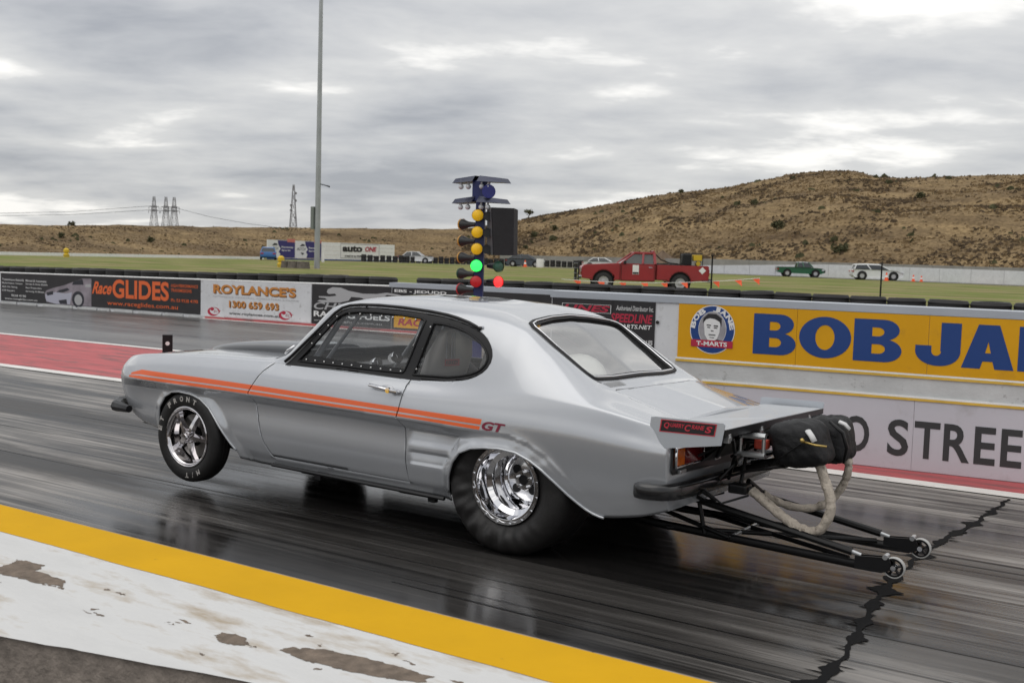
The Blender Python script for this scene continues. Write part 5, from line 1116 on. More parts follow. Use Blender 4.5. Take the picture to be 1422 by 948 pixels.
SIDE_OPEN = [(-1.785, .888), (-1.74, .93), (-1.60, 1.068), (-1.45, 1.213), (-1.41, 1.245), (-1.36, 1.262), (-1.28, 1.270), (-1.138, 1.274), (-.95, 1.270), (-.743, 1.258), (-.62, 1.245), (-.545, 1.232), (-.46, 1.212), (-.379, 1.184), (-.33, 1.158), (-.289, 1.123), (-.264, 1.090), (-.25, 1.055), (-.25, 1.02), (-.265, .986), (-.291, .960), (-.33, .936), (-.38, .917), (-.44, .905), (-.508, .897), (-.753, .882), (-.816, .883), (-1.287, .892)]
DOOR_GLASS = [(-1.690, .920), (-1.60, 1.010), (-1.445, 1.178), (-1.41, 1.212), (-1.365, 1.233), (-1.275, 1.243), (-1.129, 1.247), (-.94, 1.241), (-.79, 1.229), (-.762, 1.218), (-.838, .930), (-.848, .918), (-1.05, .916), (-1.336, .920)]
QUARTER_GLASS = [(-.770, .912), (-.700, 1.208), (-.62, 1.205), (-.534, 1.191), (-.46, 1.171), (-.401, 1.146), (-.35, 1.118), (-.315, 1.090), (-.288, 1.058), (-.281, 1.035), (-.287, 1.006), (-.305, .983), (-.330, .964), (-.37, .948), (-.44, .932), (-.516, .920)]
STRIPE_T = [(-3.19, .728), (-3.13, .757), (-2.6, .756), (-2.01, .750), (-1.4, .740), (-.821, .729), (-.225, .722)]
STRIPE_B = [(-.243, .664), (-.82, .678), (-1.4, .684), (-2.02, .692), (-2.6, .694), (-3.0, .694), (-3.215, .697)]
sT = pchip([p[0] for p in STRIPE_T], [p[1] for p in STRIPE_T]); sB = pchip([p[0] for p in STRIPE_B][::-1], [p[1] for p in STRIPE_B][::-1])
gx = np.linspace(-3.19, -.228, 26); wl_ = lambda x: float(sB(x)) + (float(sT(x)) - float(sB(x))) * .40
STR_UP = [(float(x), float(sT(x))) for x in gx] + [(float(x) - .006, wl_(x) + .0045) for x in gx[::-1]]
gx2 = np.linspace(-3.212, -.236, 26); STR_LO = [(float(x), wl_(x) - .0045 if x > -3.17 else .5 * (wl_(x) + float(sB(x))) + .006) for x in gx2] + [(float(x) - .005, float(sB(x))) for x in gx2[::-1]]
DOOR = [(-1.872, .893), (-1.93, .84), (-1.985, .756), (-2.018, .698), (-2.010, .649), (-1.98, .516), (-1.94, .392), (-1.905, .335), (-1.881, .300), (-1.4, .295), (-.783, .290), (-.786, .38), (-.788, .472), (-.798, .60), (-.812, .650), (-.818, .672), (-.806, .715), (-.796, .80), (-.790, .85), (-.772, .884)]
PIECE_PAINT, P_DELETE, P_FRAME, P_DGLASS, P_QGLASS, P_DOOR, P_WIND, P_REARG, P_HOOD, P_TRUNK, P_ORANGE = range(11)
ORG = bm.faces.layers.int.new("orange")
for far in (False, True):
    for poly in (STR_UP, STR_LO):
        for f in cut(side_faces(far, .16), poly, (0, 2)): f[ORG] = 1
    for poly in (ARCH_F, ARCH_R): setp(cut(side_faces(far, .2), poly, (0, 2)), P_DELETE)
    TZ = TILT * (2 * YC - .1) if far else 0
    sh = lambda pl: [(x, z - TZ) for x, z in pl]
    setp(cut(side_faces(far), sh(SIDE_OPEN), (0, 2)), P_FRAME + (20 if far else 0))
    setp(cut([f for f in side_faces(far) if f[LAY] % 20 == P_FRAME], sh(DOOR_GLASS), (0, 2)), P_DGLASS + (20 if far else 0))
    setp(cut([f for f in side_faces(far) if f[LAY] % 20 == P_FRAME], sh(QUARTER_GLASS), (0, 2)), P_QGLASS + (20 if far else 0))
    setp([f for f in cut([f for f in side_faces(far, .16) if f[LAY] == 0], sh(ribbon(DOOR, .0034)), (0, 2)) if f[LAY] == 0], P_DELETE)
    setp([f for f in cut([f for f in side_faces(far, .16) if f[LAY] == 0], sh(DOOR), (0, 2)) if f[LAY] == 0], P_DOOR + (20 if far else 0))
def sym(half): return half + [(x, 2 * YC - y) for x, y in half[::-1] if abs(y - YC) > 1e-6]
def tops(): return [f for f in bm.faces if f.normal.z > .2 and f[LAY] == 0 and .1 < f.calc_center_median().y < 2 * YC - .1]
WIND = sym([(-1.50, .275), (-1.66, .215), (-1.825, .17)]) ; WIND = [(-1.545, .81), (-1.535, .55), (-1.505, .30), (-1.52, .272), (-1.68, .222), (-1.815, .172), (-1.84, .19), (-1.91, .42), (-1.945, .62), (-1.955, .81)]
WIND = WIND + [(x, 2 * YC - y) for x, y in WIND[-2:0:-1]]
setp(cut(tops(), WIND, (0, 1)), P_WIND)
RG = [(-.195, .81), (-.185, .6), (-.155, .38), (-.135, .315), (-.10, .290), (.05, .285), (.25, .285), (.285, .30), (.302, .5), (.308, .81)]
RG = RG + [(x, 2 * YC - y) for x, y in RG[-2:0:-1]]
setp(cut(tops(), RG, (0, 1)), P_REARG)
HOODP = [(-2.03, .81), (-2.025, .5), (-2.0, .23), (-2.6, .215), (-3.25, .225), (-3.36, .27), (-3.40, .81)]
HOODP = HOODP + [(x, 2 * YC - y) for x, y in HOODP[-2:0:-1]]
setp([f for f in cut(tops(), ribbon(HOODP + HOODP[:1], .0028), (0, 1)) if f[LAY] == 0], P_DELETE)
setp([f for f in cut(tops(), HOODP, (0, 1)) if f[LAY] == 0], P_HOOD)
TRK = [(.425, .81), (.420, .55), (.405, .335), (.415, .315), (.60, .295), (.835, .27)]
TRK = TRK + [(x, 2 * YC - y) for x, y in TRK[::-1][:-1]]
half = [(.835, .27), (.60, .295), (.415, .315), (.405, .335), (.420, .55), (.425, .81)]; TPATH = half + [(x, 2 * YC - y) for x, y in half[::-1][1:]]
setp([f for f in cut(tops(), ribbon(TPATH, .0028), (0, 1)) if f[LAY] == 0], P_DELETE)
setp([f for f in cut(tops(), TPATH, (0, 1)) if f[LAY] == 0], P_TRUNK)
def piece(k, name, mats, parent, inset=0.0, thick=.006, sel=None):
    fl = [f for f in bm.faces if f[LAY] == k and (sel is None or sel(f))]; idx = {}; vs = []; fs = []; mi = []; no = {}
    for f in fl:
        q = []
        for v in f.verts:
            if v not in idx: idx[v] = len(vs); vs.append(v.co.copy()); no[v] = Vector()
            no[v] += f.normal; q.append(idx[v])
        fs.append(q); mi.append(f[ORG])
    if inset:
        for v, i in idx.items(): vs[i] = vs[i] - no[v].normalized() * inset
    me = bpy.data.meshes.new(name); me.from_pydata(vs, [], fs)
    for m in mats: me.materials.append(m)
    me.polygons.foreach_set("material_index", mi if len(mats) > 1 else [0] * len(fs)); me.polygons.foreach_set("use_smooth", [True] * len(fs)); me.update()
    o = bpy.data.objects.new(name, me); COL.objects.link(o); o.parent = parent; o.matrix_parent_inverse = Matrix.Translation(-CO) if parent is CAR else Matrix.Identity(4)
    if thick:
        s = o.modifiers.new("thickness", 'SOLIDIFY'); s.thickness = thick; s.offset = -1; s.use_even_offset = False
        if len(mats) > 1: s.material_offset = len(mats) - 1 if mats[-1] is INNER else 0
    return o
PM3 = [PAINT, ORANGE, INNER]
for f in bm.faces: f[ORG] = f[ORG] and 1
def fixmat(o):
    for m in o.modifiers:
        if m.type == 'SOLIDIFY': m.material_offset = 2; m.material_offset_rim = 0
    return o
body = fixmat(piece(0, "body_shell", PM3, CAR))
FRM = M("window_frame_black", (.006, .006, .007), .45, spec=.35); CGL = glass_mat("side_perspex", (.97, .98, .99), .03, 0.7, .04); RGL = glass_mat("rear_glass", (.93, .94, .92), .03, 2.6, .07); WGL = glass_mat("windscreen_glass", (.95, .97, .97), .02, 0.8, .03)
RIV = M("rivet_aluminium", (.7, .7, .7), .3, .8)
def P_(nm, mb, mat, par=CAR, smooth=False, **kw): 
    o = mb.obj(nm, mat, par, smooth=smooth, off=CO if par is CAR else None, **kw)
    if par is not CAR: o.matrix_parent_inverse = Matrix.Identity(4)
    return o
for far in (False, True):
    b = 20 if far else 0; 
    fixmat(piece(P_DOOR + b, "door", PM3, CAR)) if not far else fixmat(piece(P_DOOR + b, "door", PM3, CAR))
    fr = piece(P_FRAME + b, "window_frame", [FRM], CAR, .004, .014)
    TZ = TILT * (2 * YC - .1) if far else 0
    for k, nm, poly in ((P_DGLASS, "door_glass", DOOR_GLASS), (P_QGLASS, "quarter_glass", QUARTER_GLASS)):
        g = piece(k + b, nm, [CGL], CAR, .012, 0)
        if not far:
            # dark bead and rivets round each pane
            pts = []
            for i in range(len(poly)):
                a, c = Vector(poly[i]), Vector(poly[(i + 1) % len(poly)]); n_ = max(1, int((c - a).length / .03)); pts += [a.lerp(c, t / n_) for t in range(n_)]
            q = MB(); q.tube([on_side(p.x, p.y, False, -.003) for p in pts], .007, 6, closed=True); P_("window_seal", q, FRM, smooth=True)
            cen = sum(pts, Vector((0, 0))) / len(pts); q = MB()
            if k == P_DGLASS:
                # wide black lower band under the rivets
                q2 = MB(); lo_ = [(-1.685, .921), (-1.34, .921), (-1.05, .917), (-.845, .919)]; hi_ = [(-1.635, .962), (-1.34, .952), (-1.05, .945), (-.838, .942)]
                f1, f2 = pchip([p[0] for p in lo_], [p[1] for p in lo_]), pchip([p[0] for p in hi_], [p[1] for p in hi_]); xs_ = np.linspace(-1.66, -.84, 30)
                vv = [on_side(float(x), float(f1(x)), False, -.009) for x in xs_] + [on_side(float(x), float(f2(x)), False, -.009) for x in xs_]
                q2.add(vv, [(i, i + 1, i + 31, i + 30) for i in range(29)]); P_("perspex_border", q2, FRM, smooth=True)
                rp = [(-1.62 + i * .0755, .933 - .0009 * i) for i in range(11)] + [(-1.345 + i * .085, 1.232 - .0018 * i) for i in range(7)] + [(-1.60 + i * .055, 1.032 + i * .058) for i in range(4)] + [(-.79 - i * .018, 1.13 - i * .075) for i in range(3)]
            else: rp = [(-.716, 1.185), (-.738, 1.06), (-.757, .945)]
            for x, z in rp: q.ball(on_side(x, z, False, -.004), .0062, 7, 5)
            P_("rivets", q, RIV, smooth=True)
# drip rail above the side windows
q = MB(); rail = [(-1.79, .905), (-1.745, .945), (-1.60, 1.079), (-1.45, 1.225), (-1.41, 1.256), (-1.36, 1.272), (-1.28, 1.280), (-1.138, 1.284), (-.95, 1.280), (-.743, 1.268), (-.62, 1.255), (-.545, 1.242), (-.46, 1.222), (-.37, 1.190)]
fz_ = [on_side(x, z, False, .003) for x, z in rail]; q.tube(fz_, .010, 7); P_("drip_rail", q, FRM, smooth=True)
piece(P_WIND, "windscreen", [WGL], CAR, .006, 0); RGO = piece(P_REARG, "rear_window", [RGL], CAR, .010, 0)
fixmat(piece(P_HOOD, "bonnet", PM3, CAR)); fixmat(piece(P_TRUNK, "boot_lid", PM3, CAR))
def loop(poly, n=.04):
    pts = []
    for i in range(len(poly)):
        a, c = Vector(poly[i]), Vector(poly[(i + 1) % len(poly)]); k = max(1, int((c - a).length / n)); pts += [a.lerp(c, t / k) for t in range(k)]
    return pts
def inset_loop(pts, d):
    out_ = []
    for i in range(len(pts)):
        t = (pts[(i + 1) % len(pts)] - pts[i - 1]).normalized(); out_.append(pts[i] + Vector((-t.y, t.x)) * d)
    return out_
for nm, poly in (("windscreen", WIND), ("rear_window", RG)):
    pts = loop(poly); cen = sum(pts, Vector((0, 0))) / len(pts); sg_ = 1 if (inset_loop(pts, .01)[3] - cen).length < (pts[3] - cen).length else -1
    q = MB(); q.tube([on_top(p.x, p.y, .001) for p in pts], .0135, 7, closed=True, flat=.8); P_(nm + "_seal", q, FRM, smooth=True)
    q = MB(); q.tube([on_top(p.x, p.y, .009) for p in inset_loop(pts, sg_ * .012)], .0055, 6, closed=True); P_(nm + "_trim", q, CHROME, smooth=True)
    q = MB(); q.tube([on_top(p.x, p.y, .000) for p in inset_loop(pts, sg_ * .024)], .0095, 6, closed=True, flat=.7); P_(nm + "_gasket", q, FRM, smooth=True)
# wheel-arch lips
for far in (False, True):
    for nm, A in (("wheel_arch_lip", ARCH_F[:13]), ("wheel_arch_lip", ARCH_R[1:-1])):
        pp = [Vector(p) for p in A]; pts = []
        for a, c in zip(pp[:-1], pp[1:]): pts += [a.lerp(c, t / 4) for t in range(4)]
        pts.append(pp[-1]); q = MB(); L_ = []
        for i, p in enumerate(pts):
            t = (pts[min(i + 1, len(pts) - 1)] - pts[max(i - 1, 0)]).normalized(); n = Vector((-t.y, t.x)); s = on_side(p.x + n.x * .008, p.y + n.y * .008, far); L_.append(Vector((p.x, s.y, p.y)))
        q.tube(L_, .0075, 7); P_(nm, q, PAINT, smooth=True)
        q = MB(); w = .16 * (-1 if far else 1); vv = L_ + [v + Vector((0, w, 0)) for v in L_]; n = len(L_); q.add(vv, [(i, i + 1, i + 1 + n, i + n) for i in range(n - 1)]); P_("wheel_well", q, DARK, smooth=True)
# nose and tail closures
nose = [Vector(verts[j]) for j in range(NR)]; q = MB(); c = sum(nose, Vector()) / NR; q.add([c + Vector((-.012, 0, 0))] + nose, [(0, j + 1, j + 2) for j in range(NR - 1)] + [(0, NR, 1)]); P_("grille_panel", q, BLACK)
tail = [Vector(verts[(len(XS) - 1) * NR + j]) for j in range(NR)]
q = MB(); inner = [Vector((v.x + .006, YC + (v.y - YC) * .985, .585 + (v.z - .585) * .97)) for v in tail]; c = Vector((.846, YC, .56)); q.add(tail + inner + [c], [(j, j + 1, NR + j + 1, NR + j) for j in range(NR - 1)] + [(NR + j, NR + j + 1, 2 * NR) for j in range(NR - 1)] + [(0, NR, 2 * NR - 1, NR - 1), (NR, 2 * NR, 2 * NR - 1)]); P_("tail_panel", q, PAINT, smooth=40)
def TT(x, y, z): return Vector((x, y, z - TILT * y))
def plate(q, pts, th, d=(1, 0, 0), mi=0):
    d = Vector(d) * th; n = len(pts); vs = [Vector(p) for p in pts] + [Vector(p) + d for p in pts]
    return q.add(vs, [tuple(range(n)), tuple(range(2 * n - 1, n - 1, -1))] + [(i, i + n, (i + 1) % n + n, (i + 1) % n) for i in range(n)], mi)
q = MB(); yA, yB_ = .085, 2 * YC - .085
plate(q, [TT(.854, yA, .572), TT(.852, yA + .02, .552), TT(.872, YC, .545), TT(.852, yB_ - .02, .552), TT(.854, yB_, .572), TT(.850, yB_ - .02, .77), TT(.866, YC, .80), TT(.850, yA + .02, .77)], .006); P_("rear_black_panel", q, BLACKP)
AMBT = M("amber_tail_lens", (.62, .13, .012), .2, coat=.5, var=.25, vscale=25); REDT = M("red_tail_lens", (.16, .010, .012), .2, coat=.5, var=.3, vscale=25)
for s in (0, 1):
    y0 = lambda y: y if not s else 2 * YC - y
    q = MB(); q.tube([TT(.872, y0(.098), .592), TT(.872, y0(.44), .592), TT(.872, y0(.44), .688), TT(.872, y0(.098), .688)], .009, 7, closed=True); tl_ = P_("taillight", q, CHROME, smooth=True)
    q = MB(); plate(q, [TT(.862, y0(.10), .594), TT(.862, y0(.20), .594), TT(.862, y0(.20), .686), TT(.862, y0(.10), .686)], .012); P_("amber_lens", q, AMBT, tl_)
    q = MB(); plate(q, [TT(.862, y0(.202), .594), TT(.862, y0(.437), .594), TT(.862, y0(.437), .686), TT(.862, y0(.202), .686)], .012); P_("red_lens", q, REDT, tl_)
    q = MB(); q.box(TT(.87, y0(.18), .566), (.02, .07, .018), bev=.005); P_("reflector", q, ALU)
    q = MB(); q.box(TT(.87, y0(.62), .585), (.02, .07, .018), bev=.005); P_("reflector", q, ALU)
# rear bumper wraps the corners
bp_ = [(.715, .03, .487), (.735, -.002, .487), (.80, .002, .487), (.855, .04, .487), (.880, .13, .487), (.893, .35, .487), (.900, YC, .487), (.893, 2 * YC - .35, .487), (.880, 2 * YC - .13, .487), (.855, 2 * YC - .04, .487), (.79, 2 * YC - .005, .487), (.71, 2 * YC + .004, .487), (.685, 2 * YC - .03, .487)]
q = MB(); pr = [(-.004, .056), (.016, .056), (.032, .046), (.037, .026), (.039, -.026), (.034, -.050), (.016, -.060), (-.004, -.060)]
ppx = []
for a, c in zip(bp_[:-1], bp_[1:]): ppx += [Vector(a).lerp(Vector(c), t / 4) for t in range(4)]
ppx.append(Vector(bp_[-1])); ppx = [(ppx[max(i - 2, 0)] + ppx[max(i - 1, 0)] * 2 + ppx[i] * 2 + ppx[min(i + 1, len(ppx) - 1)] * 2 + ppx[min(i + 2, len(ppx) - 1)]) / 8 for i in range(len(ppx))]; vv = []
for i, p in enumerate(ppx):
    t = (ppx[min(i + 1, len(ppx) - 1)] - ppx[max(i - 1, 0)]).normalized(); n = Vector((t.y, -t.x, 0)); tap = .55 + .45 * min(1, min(i, len(ppx) - 1 - i) / 2.5)
    for a, b in pr: vv.append(TT(p.x + n.x * a * tap, p.y + n.y * a * tap, p.z + b * .72 * tap - .012))
k = len(pr); q.add(vv, [(i * k + j, i * k + (j + 1) % k, (i + 1) * k + (j + 1) % k, (i + 1) * k + j) for i in range(len(ppx) - 1) for j in range(k)] + [tuple(range(k)), tuple((len(ppx) - 1) * k + j for j in range(k))[::-1]]); P_("rear_bumper", q, M("satin_black_bumper", (.009, .009, .010), .24, coat=.5), smooth=50)
for s in (0, 1):
    yy = (lambda y: y) if not s else (lambda y: 2 * YC - y); q = MB(); q.tube([(-3.22, yy(.03), .47), (-3.38, yy(.045), .475), (-3.50, yy(.16), .478), (-3.54, yy(.40), .48)], [.026, .040, .040, .03], 8); P_("front_quarter_bumper", q, BLACK, smooth=40)
# sills, floor, hidden structure
q = MB(); q.add([(-3.3, .2, .35), (-3.3, 1.42, .31), (-2.2, .15, .275), (-2.2, 1.47, .235), (-.50, .14, .245), (-.50, 1.48, .205), (.40, .42, .27), (.40, 1.2, .24), (.80, .10, .375), (.80, 1.52, .33)], [(0, 2, 3, 1), (2, 4, 5, 3), (4, 6, 7, 5), (6, 8, 9, 7)]); P_("floor_pan", q, DARK)
q = MB(); q.box((-2.62, YC, .55), (1.35, .95, .5)); P_("engine_bay", q, DARK)
q = MB(); q.box((-.03, YC, .55), (.95, .80, .56)); P_("rear_tubs", q, INNER)
q = MB()
for x0, x1, z in ((-1.75, -1.3, .21), (-1.2, -1.0, .205), (-.95, -.7, .20)): q.tube([(x0, .22, z), (x1, .22, z)], .022, 7)
q.box((-.62, .10, .215), (.05, .03, .04)); q.box((-1.5, .10, .222), (.05, .03, .04)); P_("exhaust_and_brackets", q, DARK)
# tailshaft-side underbody rails
q = MB(); q.tube([(-1.9, .10, .243), (-.52, .075, .232)], .012, 6); P_("sill_flange", q, BLACK)
# door handle, GT badge
q = MB(); hp = on_side(-.935, .82, False); q.ball(hp + Vector((.015, .004, -.004)), (.058, .010, .026), 14, 8); P_("handle_recess", q, M("handle_recess_silver", (.42, .43, .45), .3, .7), smooth=True)
q = MB(); q.tube([hp + Vector((-.105, -.010, .017)), hp + Vector((-.09, -.026, .016)), hp + Vector((.0, -.032, .008)), hp + Vector((.10, -.026, -.004)), hp + Vector((.125, -.010, -.006))], [.010, .013, .012, .015, .012], 9, flat=.8); hd = P_("door_handle", q, CHROME, smooth=True)
q = MB(); q.tube([hp + Vector((.058, -.035, .0)), hp + Vector((.058, -.046, .0))], .017, 14); q.box(hp + Vector((.095, -.040, -.003)), (.06, .012, .020), bev=.005); P_("lock_button", q, CHROME, hd, smooth=40)
q = MB(); vs, fs = text_mesh("GT", .035, .25); q.add([on_side(-.224 + .152 * a, .666 + .048 * b - .002 * a, False, .0025) for a, b in vs], fs); P_("gt_badge", q, MAROON, recalc=False)
# bonnet scoop
SCP = M("dark_carbon_scoop", (.03, .032, .036), .28, coat=.6); q = MB(); sx = np.linspace(-3.20, -2.06, 26); fh = pchip([-3.20, -3.12, -3.0, -2.75, -2.45, -2.2, -2.06], [.855, .895, .925, .962, .985, .992, .985]); fwid = pchip([-3.2, -3.1, -2.9, -2.5, -2.06], [.05, .16, .25, .30, .31]); n = 18; vv = []
for x in sx:
    for j in range(n):
        a = math.pi * j / (n - 1); ca = -math.cos(a); y = YC + float(fwid(x)) * (abs(ca) ** .75) * (1 if ca > 0 else -1); base = .86 + .04 * (x + 3.2) ; z = base + (float(fh(x)) - base) * max(0, math.sin(a)) ** .55; vv.append(TT(float(x), y, z))
q.add(vv, [(i * n + j, i * n + j + 1, (i + 1) * n + j + 1, (i + 1) * n + j) for i in range(len(sx) - 1) for j in range(n - 1)]); q.add(vv[-n:], [tuple(range(n))]); P_("bonnet_scoop", q, SCP, smooth=50)
# roof hatch seam, aerial stub, pillar-base trim, parcel-shelf vent
q = MB(); q.add([on_top(-1.02, .62, .004), on_top(-.80, .60, .004), on_top(-.78, 1.02, .004), on_top(-1.0, 1.05, .004)], [(0, 1, 2, 3)]); P_("roof_vent", q, M("roof_vent_grey", (.16, .16, .15), .5), recalc=False)
q = MB(); a = on_top(-1.815, .15, .0); q.tube([a + Vector((-.03, -.005, .0)), a + Vector((.0, -.012, .022)), a + Vector((.05, -.005, .055))], [.007, .009, .006], 8); P_("pillar_base_trim", q, CHROME, smooth=True)
q = MB()
for k in range(9): yy = .33 + .021 * k; q.add([on_top(.325, yy, .003), on_top(.325, yy + .011, .003), on_top(.375, yy + .011, .003), on_top(.375, yy, .003)], [(0, 1, 2, 3)])
P_("air_extractor_slots", q, M("slot_grey", (.22, .22, .22), .6), recalc=False)
q = MB(); hp2 = on_side(-.372, 1.205, False); q.box(hp2 + Vector((0, -.008, .0)), (.03, .016, .012), bev=.003); P_("window_latch", q, CHROME)
# ---- interior
CAGE = M("cage_grey", (.16, .17, .185), .38, .2, coat=.3); TIN = M("interior_aluminium", (.78, .78, .75), .38, .35, var=.08, vscale=4); SEAT = M("bare_seat_alloy", (.33, .32, .31), .42, .55)
def cage(*pts, r=.021): q = MB(); q.tube(pts, r, 9); P_("roll_cage_bar", q, CAGE, smooth=40)
for s in (0, 1):
    yy = (lambda y: y) if not s else (lambda y: 2 * YC - y)
    cage((-.88, yy(.16), .30), (-.86, yy(.18), .9), (-.83, yy(.25), 1.2), (-.83, yy(.34), 1.27), r=.026)
    cage((-1.62, yy(.15), .32), (-1.66, yy(.16), .86), (-1.46, yy(.27), 1.22), (-.83, yy(.30), 1.26))
    cage((-.83, yy(.30), 1.25), (-.35, yy(.36), 1.06), (.28, yy(.42), .55))
    cage((-1.66, yy(.13), .58), (-.87, yy(.13), .66))
    cage((-1.32, yy(.26), 1.23), (-1.60, yy(.24), .90), r=.012); cage((-1.05, yy(.6), 1.22), (-1.36, yy(.62), .85), r=.012)
cage((-.83, .34, 1.26), (-.83, 1.28, 1.23)); cage((-.86, .17, .80), (-.86, 1.45, .77)); cage((-.84, .3, 1.2), (-.86, 1.4, .5)); cage((-1.46, .3, 1.23), (-1.46, 1.32, 1.20))
q = MB(); q.box((-1.78, YC, .76), (.22, 1.38, .18), bev=.04); P_("dashboard", q, M("dash_grey", (.06, .06, .065), .6), smooth=40)
q = MB(); q.tube([(-1.26, .52, .945), (-1.24, .515, .955)], [.036, .036], 18); gz = P_("shift_gauge", q, CHROME, smooth=40); q = MB(); q.tube([(-1.265, .50, .944), (-1.262, .495, .945)], [.031, .031], 16); P_("gauge_dial", q, WHITE, gz)
q = MB(); q.tube([(-1.40, .50, .90), (-1.38, .495, .905)], [.034, .034], 18); gz = P_("boost_gauge", q, CHROME, smooth=40); q = MB(); q.tube([(-1.405, .485, .90), (-1.403, .48, .90)], [.028, .028], 16); P_("gauge_dial", q, WHITE, gz)
q = MB(); q.tube([Vector((-1.36, 1.10, .86)) + Vector((.045 * math.sin(a), .155 * math.cos(a), .15 * math.sin(a))) for a in np.linspace(0, 2 * math.pi, 25)[:-1]], .012, 7, closed=True); sw = P_("steering_wheel", q, BLACK, smooth=True)
q = MB(); q.tube([(-1.70, 1.10, .80), (-1.37, 1.10, .86)], .016, 7); q.tube([(-1.36, .95, .86), (-1.36, 1.25, .86)], .010, 6); P_("steering_column", q, BLACK, sw)
def seat(yc, label=None):
    q = MB(); pr_ = [(-.62, .36), (-.60, .70), (-.50, 1.0), (-.44, 1.15), (-.41, 1.19)]; w = [.20, .21, .20, .14, .10]; n = len(pr_); vv = []
    for (x, z), ww in zip(pr_, w):
        for k in range(9): a = -1 + k / 4; vv.append((x - .35 + .12 * (1 - abs(a) ** 2.5) * (1 if z < 1.1 else .5) + .0, yc + a * ww, z))
    q.add(vv, [(i * 9 + j, i * 9 + j + 1, (i + 1) * 9 + j + 1, (i + 1) * 9 + j) for i in range(n - 1) for j in range(8)]); o = P_("race_seat", q, SEAT, smooth=True); s = o.modifiers.new("t", 'SOLIDIFY'); s.thickness = .02
    q = MB(); q.box((-1.15, yc, .36), (.5, .44, .14), bev=.05); P_("seat_cushion", q, M("seat_black", (.03, .03, .03), .8), o, smooth=40)
    return o
st = seat(.50); seat(1.12)
for ob in [o for o in COL.objects if o.name.startswith("race_seat")]:
    pass
# small red maker's tag on the bare alloy seat back seen through the quarter window
A_, B_ = Vector((-.752, .350, 0)), Vector((-.712, .443, 0)); tn = Vector((.008, -.004, 0)); Pt_ = lambda u, z, pr=0: A_.lerp(B_, u) + tn * (1 + pr) + Vector((0, 0, z))
q = MB(); q.add([Pt_(0, .945), Pt_(1, .945), Pt_(1, .985), Pt_(0, .985)], [(0, 1, 2, 3)]); P_("maker_tag", q, M("tag_red", (.30, .03, .04), .5), st, recalc=False)
q = MB(); put_text(q, "KIRKEY", Pt_, .08, .92, .953, .977, .03, proud=.25); P_("tag_lettering", q, DARK, st, recalc=False)
q = MB()
for u_ in (.1, .45, .62): q.tube([Pt_(u_, .99, .3), Pt_(u_, 1.14, .3)], .006, 6)
P_("harness_belts", q, CAGE, st)
# rear tinwork under the back window, with big reflective panels
q = MB(); q.add([(-.35, .16, .86), (-.35, 1.46, .83), (.36, .25, .885), (.36, 1.37, .86), (.15, .18, .62), (.15, 1.44, .6)], [(0, 2, 3, 1)]); P_("rear_bulkhead", q, TIN)
q = MB(); q.add([(-.36, .14, .42), (-.36, 1.48, .40), (-.36, 1.46, .86), (-.36, .16, .89)], [(0, 1, 2, 3)]); P_("firewall_panel", q, TIN)
q = MB(); q.ball((.02, .60, .90), (.16, .20, .16), 16, 10); P_("tank_dome", q, TIN, smooth=True)
q = MB(); q.add([(-1.9, .17, .30), (-.50, .17, .28), (-.50, .13, .86), (-1.8, .13, .87)], [(0, 1, 2, 3)]); P_("door_card", q, DARK)
q = MB(); q.add([(-1.9, 1.45, .28), (-.50, 1.45, .26), (-.50, 1.48, .83), (-1.8, 1.48, .84)], [(0, 1, 2, 3)]); P_("door_card", q, DARK)
